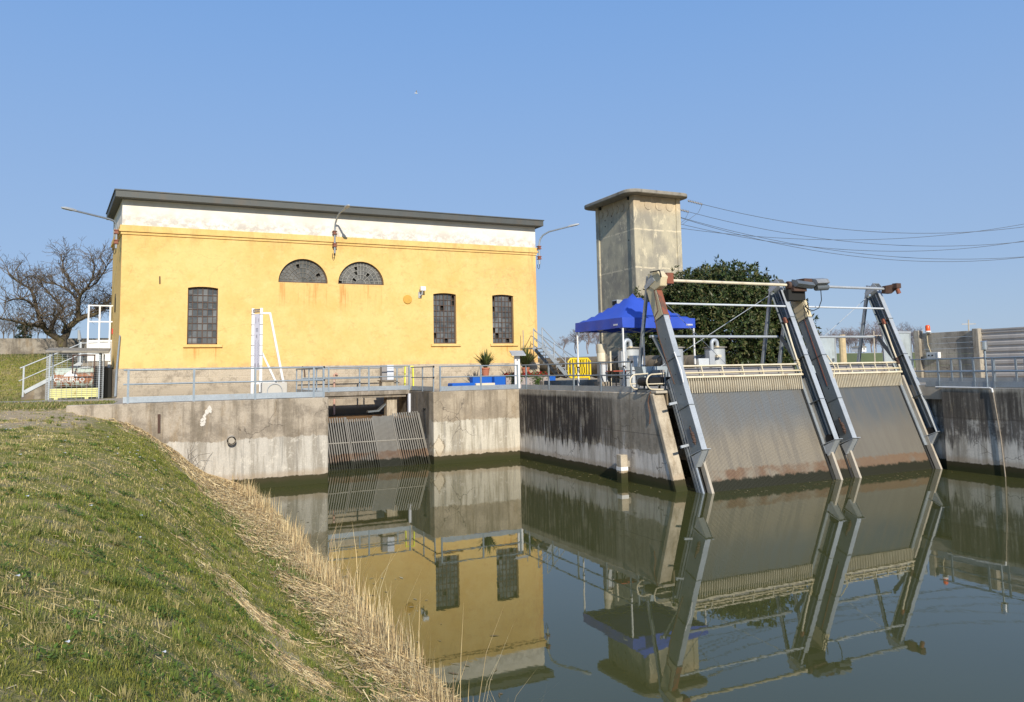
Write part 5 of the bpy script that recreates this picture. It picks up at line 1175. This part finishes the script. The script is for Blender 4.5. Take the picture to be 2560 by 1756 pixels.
for i, (pp, r0, r1) in enumerate(mains):
    pts = [L6(*p) for p in pp]; limb(mt, pts, r0, r1, 9)
    if i == 0: continue
    for j in range(1, len(pts)):
        nk = 6 if j > 1 else 2
        for k in range(nk):
            t = rn.random(); q = pts[j-1].lerp(pts[j], t); dd = (pts[j]-pts[j-1]).normalized()
            a = V((rn.gauss(0, .8), rn.gauss(0, .8), abs(rn.gauss(.6, .5))))
            twigs(mw, q, dd*.5+a*.8, rn.uniform(.45, .95), .030, 3, rn, .14, 4, (2, 3), 4, .0085)
mt.build('trunk', M['bark'], bt, recalc=False, angle=80); mw.build('crown', M['twig'], bt, recalc=False, angle=80)

def evergreen(name, c, rad, label, nl, leaf, cols_, ncl, trunk_h, cat='tree', per=10, seedn=3):
    g = np.random.default_rng(seedn); cx, cy, cz = c
    t = thing(name, (cx, cy, cz-rad[2]-trunk_h), label, cat)
    # lumpy crown: sub lobes over an ellipsoid
    lob = []
    for i in range(nl):
        u = g.normal(size=3); u /= np.linalg.norm(u); 
        if u[2] < -.75: u[2] *= -1
        u[2] = math.copysign(abs(u[2])**.86, u[2])
        k = g.uniform(.62, .86); lob.append((np.array([cx+u[0]*rad[0]*k, cy+u[1]*rad[1]*k, cz+u[2]*rad[2]*k]), g.uniform(.22, .40)*min(rad)))
    cent = []; nor = []
    for i in range(ncl):
        p, r = lob[g.integers(nl)]; u = g.normal(size=3); u /= np.linalg.norm(u); q = p+u*r*g.uniform(.75, 1.06)
        out = (q-np.array([cx, cy, cz]))/np.array(rad)
        if np.linalg.norm(out) < .55: q = np.array([cx, cy, cz])+out/np.linalg.norm(out)*np.array(rad)*g.uniform(.55, .8)
        cent.append(q); nn_ = out/np.linalg.norm(out)*.7+u*.7+np.array([0, 0, .25]); nor.append(nn_/np.linalg.norm(nn_))
    cent = np.repeat(np.array(cent), per, 0); nor = np.repeat(np.array(nor), per, 0); N = len(cent)
    d = nor*.55+g.normal(size=(N, 3))*.62; d /= np.linalg.norm(d, axis=1)[:, None]
    s_ = np.cross(d, nor+g.normal(size=(N, 3))*.3); s_ /= np.linalg.norm(s_, axis=1)[:, None]+1e-9
    L = leaf*g.uniform(.7, 1.25, N)[:, None]; W_ = L*.17; up_ = np.cross(s_, d)
    p0 = cent; p1 = cent+d*L*.5+up_*L*.04; p2 = cent+d*L-up_*L*.03
    vs_ = np.stack([p0, p1-s_*W_, p1+s_*W_, p2], 1).reshape(-1, 3)-np.array(t['_o'])
    b = np.arange(N)[:, None]*4; tr_ = np.concatenate([b+np.array([[0, 1, 2]]), b+np.array([[1, 3, 2]])], 0)
    base = np.array(cols_)[g.integers(len(cols_), size=N)]*g.uniform(.65, 1.35, N)[:, None]
    ob = fast_mesh('crown', vs_, tr_, M['leaf'], np.repeat(base, 4, 0)); ob.parent = t
    mb = MB(); zb = cz-rad[2]-trunk_h; rr = random.Random(seedn)
    limb(mb, [(cx, cy, zb-.2), (cx+.05, cy, zb+trunk_h*.6), (cx, cy+.05, cz-rad[2]*.5), (cx, cy, cz+rad[2]*.55)], .24, .06, 9)
    for k in range(14):
        a = rr.uniform(0, 6.28); z0_ = cz-rad[2]*rr.uniform(-.3, .75); limb(mb, [(cx, cy, z0_), (cx+math.cos(a)*rad[0]*.4, cy+math.sin(a)*rad[1]*.4, z0_+.5), (cx+math.cos(a)*rad[0]*.78, cy+math.sin(a)*rad[1]*.78, z0_+rad[2]*.3)], .09, .02, 5)
    mb.build('trunk', M['bark'], t, recalc=False); return t
evergreen('evergreen_tree', (30.5, 35.9, 6.15), (5.9, 4.6, 3.62), 'broad dark evergreen tree with glossy leaves behind the racks', 170, .24, [(.04, .068, .018), (.072, .092, .028), (.032, .05, .014), (.12, .115, .042)], 12500, .0, per=9)
evergreen('ivy_shrub', A(62, 832, Y=62), (.55, .55, .75), 'dark ivy covered stump above the far left wall', 12, .12, [(.03, .05, .02), (.02, .035, .015)], 260, .5, 'shrub', 7, 8)

fw_ = MB().box(-40, 57, 4.6, -2.9, 57.5, 6.60).build('boundary_wall', M['conc'], bevel=.03); tag(fw_, 'long low concrete wall on the grass mound behind the bare tree', 'wall')
o = MB().box(-2.9, 57.02, 4.6, 6, 57.4, 6.62).build('boundary_wall', M['bay_wall']); tag(o, 'darker stretch of low wall just left of the pump house', 'wall')
pt = thing('closed_parasol', A(197, 855, Y=50), 'grey closed pole standing behind the ramp handrail', 'pole')
q = A(197, 826, Y=50); q2 = A(199, 850, Y=50); MB().tube([q, q2], [.06, .10], 8).build('sleeve', M['grey_box'], pt); MB().tube([q2, q2+V((0, 0, -2.2))], .04, 8).build('pole', M['galv'], pt)
# bare brush beyond the wall and trees on the horizon
def bare(name, loc, h, label, cat, group, seedn, lev=4, nb=5, mat=None, spread=.5):
    rr = random.Random(seedn); t = thing(name, loc, label, cat, group); m1, m2 = MB(), MB(); x, y, z = loc
    limb(m1, [(x, y, z-.3), (x+rr.uniform(-.05, .05)*h, y, z+h*.18), (x+rr.uniform(-.05, .05)*h, y, z+h*.34)], h*.022, h*.014, 6)
    for k in range(nb):
        a = rr.uniform(0, 6.28); twigs(m2, (x, y, z+h*rr.uniform(.12, .34)), (math.cos(a)*spread, math.sin(a)*spread, 1), h*.32, h*.012, lev, rr, .22, 3, (3, 4), 3, h*.0026)
    m1.build('trunk', mat, t, recalc=False); m2.build('crown', mat, t, recalc=False, angle=80); return t
protos = [bare('bare_tree', tuple(A(2180, 879, Y=152)), 9.0, 'hazy bare tree on the horizon, tallest beside the far power pole', 'tree', 'bare trees on the horizon', 21, 4, 6, M['haze_bark']),
          bare('bare_tree', tuple(A(2235, 879, Y=158)), 8.4, 'hazy bare tree on the horizon seen through the right machine frame', 'tree', 'bare trees on the horizon', 22, 4, 6, M['haze_bark'], .7),
          bare('bare_tree', tuple(A(2120, 879, Y=165)), 7.2, 'hazy bare tree on the horizon', 'tree', 'bare trees on the horizon', 23, 4, 7, M['haze_bark'], .6)]
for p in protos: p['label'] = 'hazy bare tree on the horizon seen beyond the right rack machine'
for k, (px, yy, sc_) in enumerate([(2000, 160, .75), (2035, 172, .8), (2062, 150, .62), (2085, 168, .8), (2102, 155, .7), (2140, 172, .95), (2160, 150, .8), (2205, 168, 1.05), (2222, 150, .9), (2260, 160, 1.0), (2285, 172, .95), (2310, 155, .8), (2335, 165, .7), (2012, 150, .6), (2128, 149, .6), (2190, 147, .62), (2246, 148, .7)]):
    b_ = A(px, 880, Y=yy); dup(protos[k % 3], b_, None, random.uniform(0, 6.28), (sc_, sc_, sc_))
bp = bare('bare_tree', tuple(A(1470, 882, Y=150)), 6.8, 'hazy bare tree far behind the steel stairs', 'tree', 'bare trees behind the stairs', 31, 4, 6, M['haze_bark'])
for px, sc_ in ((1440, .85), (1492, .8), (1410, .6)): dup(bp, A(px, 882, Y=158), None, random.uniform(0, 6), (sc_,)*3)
bs = bare('bare_shrub', tuple(A(35, 850, Y=64)), 1.9, 'leafless brush standing above the low wall at the far left', 'shrub', 'leafless brush above the low wall', 41, 3, 8, M['twig'], .9)
for px, sc_ in ((8, .9), (95, .8), (118, .95), (140, .7), (78, .6), (20, .6)): dup(bs, A(px, 850, Y=63+random.random()*2), None, random.uniform(0, 6), (sc_,)*3)
for px, top, lb in ((2184, 828, 'slender far power pole with a cross arm standing by the bare trees'), (2421, 800, 'slender far power pole with a cross arm showing above the plank fence')):
    b0 = A(px+2, 900, Y=108); t0 = A(px, top, Y=108); t = thing('power_pole', tuple(b0), lb, 'power pole')
    MB().tube([b0+V((0, 0, -3)), t0], .13, 6).build('pole', M['conc_pale'], t); d_ = V((.9, -.43, 0))
    MB().bar(t0+d_*-1.5+V((0, 0, -.9)), t0+d_*1.5+V((0, 0, -.9)), .14, .14).build('cross_arm', M['conc_pale'], t)
hb = A(2152, 876, Y=140); hs = thing('farmhouse', tuple(hb), 'small pale farmhouse far off in front of the bare trees', 'house')
MB().box(hb.x-.8, hb.y-1, hb.z-.4, hb.x+.8, hb.y+2, hb.z+.7).build('wall', M['white'], hs); MB().prism([(hb.x-.95, hb.y-1.2, hb.z+.7), (hb.x+.95, hb.y-1.2, hb.z+.7), (hb.x, hb.y-1.2, hb.z+1.15)], (0, 3.4, 0)).build('roof', M['roof_conc'], hs)
MB().box(hb.x-.2, hb.y-1.02, hb.z+.1, hb.x+.2, hb.y-1, hb.z+.5).build('window', M['dark'], hs)
bd = A(1040, 234, Y=80)
m = MB().tube([bd+V((-.30, 0, 0)), bd+V((-.1, 0, .03)), bd+V((.2, 0, .02)), bd+V((.32, 0, 0))], [.02, .09, .09, .03], 8).add([bd+V((-.1, 0, .05)), bd+V((.15, 0, .05)), bd+V((.0, .5, .35)), bd+V((-.15, .55, .38))], [(0, 1, 2, 3)]).add([bd+V((-.1, 0, .05)), bd+V((.15, 0, .05)), bd+V((.0, -.5, .35)), bd+V((-.15, -.55, .38))], [(0, 1, 2, 3)])
m.v = [tuple(bd+(V(p)-bd)*.6) for p in m.v]
o = m.build('bird', M['white_metal'], recalc=False); tag(o, 'small pale bird flying high above the yellow pump house', 'bird')

# ------------------------------------------------------------------ grass, straw, reeds on the bank
def vnoise(x, y, s, seed=0):
    g = np.random.default_rng(seed).random((64, 64)); x = x/s+1000; y = y/s+1000
    xi, yi = np.floor(x).astype(int), np.floor(y).astype(int); fx, fy = x-xi, y-yi; fx = fx*fx*(3-2*fx); fy = fy*fy*(3-2*fy)
    a, b, c, d = g[xi % 64, yi % 64], g[(xi+1) % 64, yi % 64], g[xi % 64, (yi+1) % 64], g[(xi+1) % 64, (yi+1) % 64]
    return (a*(1-fx)+b*fx)*(1-fy)+(c*(1-fx)+d*fx)*fy
def fbm(x, y, s, seed): return .5*vnoise(x, y, s, seed)+.3*vnoise(x, y, s*.45, seed+1)+.2*vnoise(x, y, s*.2, seed+2)
def xt(y): return np.interp(y, [3, 8, 10, 12.5, 15, 18.5, 23, 26, 29.3], [2.65, 2.6, 2.57, 2.5, 2.38, 2.2, 1.7, .55, -1.0])
def patch(x, y): return np.exp(-((x-1.35-(10.5-y)*.22)/.52)**2)*np.clip((y-6.0)/1.5, 0, 1)*np.clip((13.2-y)/2.5, 0, 1)*np.clip((fbm(x, y, .75, 77)-.46)*7, 0, 1)       # where the turf turns to dead reed straw
def blades(name, base, h, wd, yaw, lean, cols_, mat):
    N = len(base); d = np.stack([np.cos(yaw), np.sin(yaw), np.zeros(N)], 1); s_ = np.stack([-np.sin(yaw), np.cos(yaw), np.zeros(N)], 1)*wd[:, None]*.5
    up_ = np.array([[0, 0, 1.]]); hh = h[:, None]; ln = lean[:, None]
    p1 = base+up_*hh*.55*np.cos(ln*.6)+d*hh*.55*np.sin(ln*.6); p2 = p1+up_*hh*.45*np.cos(ln*1.4)+d*hh*.45*np.sin(ln*1.4)
    v = np.stack([base-s_, base+s_, p1-s_*.8, p1+s_*.8, p2], 1).reshape(-1, 3); b = np.arange(N)[:, None]*5
    t = np.concatenate([b+np.array([[0, 1, 3]]), b+np.array([[0, 3, 2]]), b+np.array([[2, 3, 4]])], 0)
    return fast_mesh(name, v, t, mat, np.repeat(cols_, 5, 0))
g = np.random.default_rng(4)
def sample(N, ylo, yhi, xa, xb): 
    y = ylo*np.exp(g.random(N)*math.log(yhi/ylo)); return xa(y)+(xb(y)-xa(y))*g.random(N), y
N = 500000
x, y = sample(N, 2.6, 36, lambda y: -.24*y-3.0, lambda y: np.minimum(xt(y)+.5, 3.2))
pn_ = fbm(x, y, 1.6, 10); pm = fbm(x, y, .5, 20)
dirt = (y > 20.3+2.2*fbm(x, y, 1.2, 66))*(y < 30.2)*(x < -.8)*(fbm(x, y, 1.1, 30) > .33)
path_ = (x > -1.2)*(y > 29.2)
keep = (g.random(N) < np.clip(.25+1.5*(pn_-.28), .1, 1)) & ~(dirt & (g.random(N) < .9)) & ~path_ & (x < xt(y)+.7*(fbm(x, y, .9, 40)-.5)*1.5) & ~((y > 36.3) & (y < 39.5))
keep &= g.random(N) > .85*patch(x, y)
x, y, pn_, pm = x[keep], y[keep], pn_[keep], pm[keep]; N = len(x)
z = bank_z(x, y)-.01; dist = np.hypot(x, y)
h = (.022+.042*g.random(N)**1.8+.045*np.clip(pm-.45, 0, 1)*2)*(1+.004*dist); wd = .0022+.00045*dist
c = np.where((g.random(N) < np.clip(.36+(.5-pn_)*2.4+.35*np.clip((-x-.07*y)/1.5, 0, 1)*(y > 8), .06, .85))[:, None], np.array([[.62, .50, .21]]), np.array([[.25, .262, .05]]))
c = c*(.6+.8*g.random(N))[:, None]*np.array([[1, 1, 1]]); br = (g.random(N) < .25)[:, None]; c = np.where(br & (c[:, 1:2] > c[:, 0:1]), c*np.array([[1.5, 1.35, 1.2]]), c)
go = blades('grass', np.stack([x, y, z], 1), h, wd, g.random(N)*6.283, .25+.9*g.random(N), c, M['blade'])
go['kind'] = 'stuff'; tag(go, 'short green grass mixed with dry blades on the canal bank', 'grass')
nt_ = 1500; ty = 3.0*np.exp(g.random(nt_)*math.log(27/3.0)); tx = (-.2*ty-1)+((xt(ty)-.1)-(-.2*ty-1))*g.random(nt_); kk = fbm(tx, ty, 1.5, 33) > .46; tx, ty = tx[kk], ty[kk]
per_ = 38; x = np.repeat(tx, per_); y = np.repeat(ty, per_); N = len(x); rr2 = np.repeat(g.uniform(.03, .13, len(tx)), per_); a_ = g.random(N)*6.283; q_ = np.sqrt(g.random(N))*rr2; x = x+np.cos(a_)*q_; y = y+np.sin(a_)*q_
tc_ = np.repeat(np.array([[.15, .20, .035], [.27, .31, .055], [.22, .24, .06], [.46, .39, .16]])[g.integers(4, size=len(tx))], per_, 0)*(.7+.6*g.random(N))[:, None]
o = blades('grass_tufts', np.stack([x, y, bank_z(x, y)-.01], 1), (.05+.075*g.random(N))*np.repeat(g.uniform(.6, 1.3, len(tx)), per_), .0026+.00042*y, a_+g.normal(0, .5, N), .2+.9*g.random(N), tc_, M['blade']); o['kind'] = 'stuff'; tag(o, 'denser tufts of lush and yellowing grass over the bank', 'grass')
# bits of broad leaved weed hugging the turf
N = 9000; cxs = g.integers(0, 260, N); wy = 3.2*np.exp(g.random(260)*math.log(20/3.2)); wx = (-.2*wy-.8)+((xt(wy)-.3)-(-.2*wy-.8))*g.random(260); x = wx[cxs]+g.normal(0, .07, N); y = wy[cxs]+g.normal(0, .07, N); z = bank_z(x, y)+.015+.03*g.random(N); a_ = g.random(N)*6.283; L = .010+.012*g.random(N)+.0005*y
dx, dy = np.cos(a_)*L, np.sin(a_)*L; tz = g.normal(0, .5, N)*L; v = np.stack([np.stack([x-dx, y-dy, z-tz], 1), np.stack([x+dy*.6, y-dx*.6, z], 1), np.stack([x+dx, y+dy, z+tz], 1), np.stack([x-dy*.6, y+dx*.6, z], 1)], 1).reshape(-1, 3); q = np.arange(N)[:, None]*4
o = fast_mesh('clover_patches', v, np.concatenate([q+np.array([[0, 1, 2]]), q+np.array([[0, 2, 3]])], 0), M['blade'], np.repeat(np.array([[.13, .21, .035]])*(.6+.8*g.random(N))[:, None], 4, 0)); o['kind'] = 'stuff'; tag(o, 'low broad leaved clover patches in the turf', 'ground cover')
def litter(name, x, y, L, wd, yaw, cols_, lift, lab, cat):
    dx, dy = np.cos(yaw)*L/2, np.sin(yaw)*L/2; N = len(x)
    za, zb = bank_z(x-dx, y-dy)+lift*g.random(N), bank_z(x+dx, y+dy)+lift*g.random(N)
    a = np.stack([x-dx, y-dy, np.maximum(za, .0)], 1); b = np.stack([x+dx, y+dy, np.maximum(zb, .0)], 1); th_ = g.uniform(-1.5, 1.5, N); s_ = np.stack([-np.sin(yaw)*wd/2*np.cos(th_), np.cos(yaw)*wd/2*np.cos(th_), wd/2*np.sin(th_)], 1)
    v = np.stack([a-s_, a+s_, b+s_, b-s_], 1).reshape(-1, 3); q = np.arange(N)[:, None]*4
    o = fast_mesh(name, v, np.concatenate([q+np.array([[0, 1, 2]]), q+np.array([[0, 2, 3]])], 0), M['straw'], np.repeat(cols_, 4, 0)); o['kind'] = 'stuff'; tag(o, lab, cat); return o
def strawcol(N, lo=.55, hi=1.25):
    base = np.array([[.74, .57, .30], [.64, .48, .245], [.80, .66, .38], [.42, .30, .165]])[g.integers(4, size=N)]; return base*(lo+(hi-lo)*g.random(N))[:, None]
N = 34000; x, y = sample(N, 2.6, 30, lambda y: -.22*y-1.4, lambda y: xt(y)+.3)
k = g.random(N) < np.clip(.07+1.5*(fbm(x, y, 1.1, 50)-.45)+1.5*patch(x, y), .03, 1); x, y = x[k], y[k]; N = len(x)
litter('straw_litter', x, y, .03+.13*g.random(N)**3, .0018+.0004*y+.002*g.random(N)**2, g.random(N)*6.283, strawcol(N, .7, 1.3), .035, 'loose dry straw scattered over the grass', 'straw')
N = 14000; y = g.uniform(6.2, 13.2, N); x = 1.35+(10.5-y)*.22+g.normal(0, .5, N); k = g.random(N) < 1.2*patch(x, y); x, y = x[k], y[k]; N = len(x)
litter('trampled_straw', x, y, .04+.16*g.random(N)**2, .003+.0005*y, g.normal(2.2, 1.3, N), strawcol(N, .8, 1.3), .03, 'trampled patch of pale straw on the grass slope', 'straw')
N = 95000; x, y = sample(N, 4.0, 29.2, lambda y: xt(y)-.45, lambda y: np.full_like(y, 3.5))
xo = x-xt(y)-.9*(fbm(x, y, .9, 62)-.5); k = (g.random(N) < np.clip((xo+.3)/.6, .05, 1)) & (fbm(x, y, .7, 60) > .30+.16*(fbm(x, y, 2.2, 61) < .46)); x, y = x[k], y[k]; N = len(x)
litter('reed_thatch', x, y, .05+.22*g.random(N)**1.8, .0035+.0006*y+.003*g.random(N), g.normal(2.6, 1.1, N), strawcol(N), .12, 'flattened tan reed straw covering the slope above the water', 'dead reeds')
N = 26000; x, y = sample(N, 4.5, 29, lambda y: xt(y)-.1, lambda y: np.full_like(y, 3.4)); 
k = (fbm(x, y, .8, 70) > .44-.12*(x > 2.9)); x, y = x[k], y[k]; N = len(x)
z = np.maximum(bank_z(x, y), -.02); hgt = (.05+.24*g.random(N)**2*np.clip((x-1.8)/1.2, .3, 1.2)); 
o = blades('reed_stubble', np.stack([x, y, z], 1), hgt, .003+.0005*y, g.random(N)*6.283, .1+.9*g.random(N), strawcol(N), M['straw']); o['kind'] = 'stuff'; tag(o, 'upright stubble of cut tan reeds along the bank', 'dead reeds')
N = 4200; y = 6.5*np.exp(g.random(N)*math.log(29/6.5)); x = np.interp(y, [6, 9, 13, 29], [3.2, 3.3, 3.3, 3.2])+g.normal(-.08, .17, N)
k = fbm(x, y, .9, 80) > .53; x, y = x[k], y[k]; N = len(x)
hgt = .15+.5*g.random(N)**2.0
o = blades('dry_reeds', np.stack([x, y, np.maximum(bank_z(x, y), -.05)], 1), hgt, .0045+.0006*y, g.normal(.3, 1.3, N), .05+.35*g.random(N), strawcol(N, .8, 1.3), M['straw']); o['kind'] = 'stuff'; tag(o, 'fringe of dry tan reeds standing at the waterline', 'dead reeds')
# tall single stems near the camera end
N = 80; y = g.uniform(6.8, 17, N); x = np.interp(y, [6, 9, 13, 29], [3.2, 3.35, 3.35, 3.2])+g.normal(0, .14, N)
o = blades('tall_reed_stems', np.stack([x, y, np.full(N, -.05)], 1), .5+1.0*g.random(N)**1.3, .005+.0005*y, g.normal(.2, 1.1, N), .1+.55*g.random(N), strawcol(N, .9, 1.4), M['straw']); o['kind'] = 'stuff'; tag(o, 'tall thin dry reed stems leaning over the water', 'dead reeds')
# green tufts among the reeds, daisies, green strip
N = 20000; y = 4.5*np.exp(g.random(N)*math.log(28/4.5)); x = xt(y)+.15+g.normal(0, .28, N)
k = fbm(x, y, 1.4, 90) > .50; x, y = x[k], y[k]; N = len(x)
o = blades('green_tufts', np.stack([x, y, bank_z(x, y)], 1), .06+.10*g.random(N), .0028+.0005*y, g.random(N)*6.283, .2+.7*g.random(N), np.array([[.16, .215, .045]])*(.6+.9*g.random(N))[:, None], M['blade']); o['kind'] = 'stuff'; tag(o, 'longer green grass along the edge of the dead reeds', 'grass')
N = 46; x = g.uniform(-3.5, .4, N); y = np.abs(x)*0+g.uniform(5, 22, N); v = []; t = []
for i in range(N):
    zc = float(bank_z(x[i], y[i]))+.055; o_ = len(v); v.append((x[i], y[i], zc)); r = .011+.0009*y[i]
    for j in range(7): a = j*.8976; v.append((x[i]+r*math.cos(a), y[i]+r*math.sin(a), zc-.004+.006*math.sin(a*2)))
    t += [(o_, o_+1+j, o_+1+(j+1) % 7) for j in range(7)]
o = fast_mesh('daisies', v, t, M['flower'], np.full((len(v), 3), .8)); o['kind'] = 'stuff'; tag(o, 'small white daisies dotted in the grass', 'daisies')
# bits of reed and leaf drifting on the still water
N = 260; y = np.concatenate([g.uniform(9, 29, 120), g.uniform(20.9, 32, 60), g.uniform(19.0, 20.1, 80)]); x = np.concatenate([3.45+np.abs(g.normal(0, .5, 120)), 15.4-np.abs(g.normal(0, .35, 60)), g.uniform(16.2, 27, 80)])
yaw = g.random(N)*6.283; L = .02+.09*g.random(N)**2; w_ = .008+.02*g.random(N); dx, dy = np.cos(yaw)*L, np.sin(yaw)*L; ex, ey = -np.sin(yaw)*w_, np.cos(yaw)*w_; zz = np.full(N, .006)
v = np.stack([np.stack([x-dx, y-dy, zz], 1), np.stack([x+ex, y+ey, zz], 1), np.stack([x+dx, y+dy, zz], 1), np.stack([x-ex, y-ey, zz], 1)], 1).reshape(-1, 3); q = np.arange(N)[:, None]*4
o = fast_mesh('floating_debris', v, np.concatenate([q+np.array([[0, 1, 2]]), q+np.array([[0, 2, 3]])], 0), M['straw'], np.repeat(strawcol(N, .3, .9), 4, 0)); o['kind'] = 'stuff'; tag(o, 'small bits of reed and leaf floating on the canal', 'debris')
# grass strip by the path and the mound on the far left
N = 60000; x = g.uniform(-14, -1.0, N); y = g.uniform(29.8, 57, N); k = ~((y > 36.3) & (y < 39.6)) & ~((y >= 39.5) & (y < 45.5) & (x > -5.6)); x, y = x[k], y[k]; N = len(x)
mc_ = np.where((g.random(N) < .45)[:, None], np.array([[.40, .33, .15]]), np.array([[.19, .22, .06]]))*(.6+.8*g.random(N))[:, None]
o = blades('mound_grass', np.stack([x, y, bank_z(x, y)-.01], 1), .06+.09*g.random(N), np.full(N, .028), g.random(N)*6.283, .2+.8*g.random(N), mc_, M['blade']); o['kind'] = 'stuff'; tag(o, 'rough grass on the mound behind the ramp', 'grass')
# dark twiggy weeds by the wall
for k, (px, py, h_, lb) in enumerate(((475, 1165, .95, 'thin dead weed stalks against the canal wall, taller clump'), (498, 1178, .7, 'thin dead weed stalks against the canal wall, lower clump'))):
    b_ = A(px, py, Y=29.0); rr = random.Random(60+k); m = MB()
    for j in range(3): twigs(m, b_+V((rr.uniform(-.06, .06), 0, -.2)), (rr.uniform(-.35, .35), -.1, 1), h_*rr.uniform(.6, 1), .012, 1, rr, .3, 3, (1, 2), 4, .006)
    o = m.build('dead_weed', M['twig'], recalc=False); tag(o, lb, 'weed')
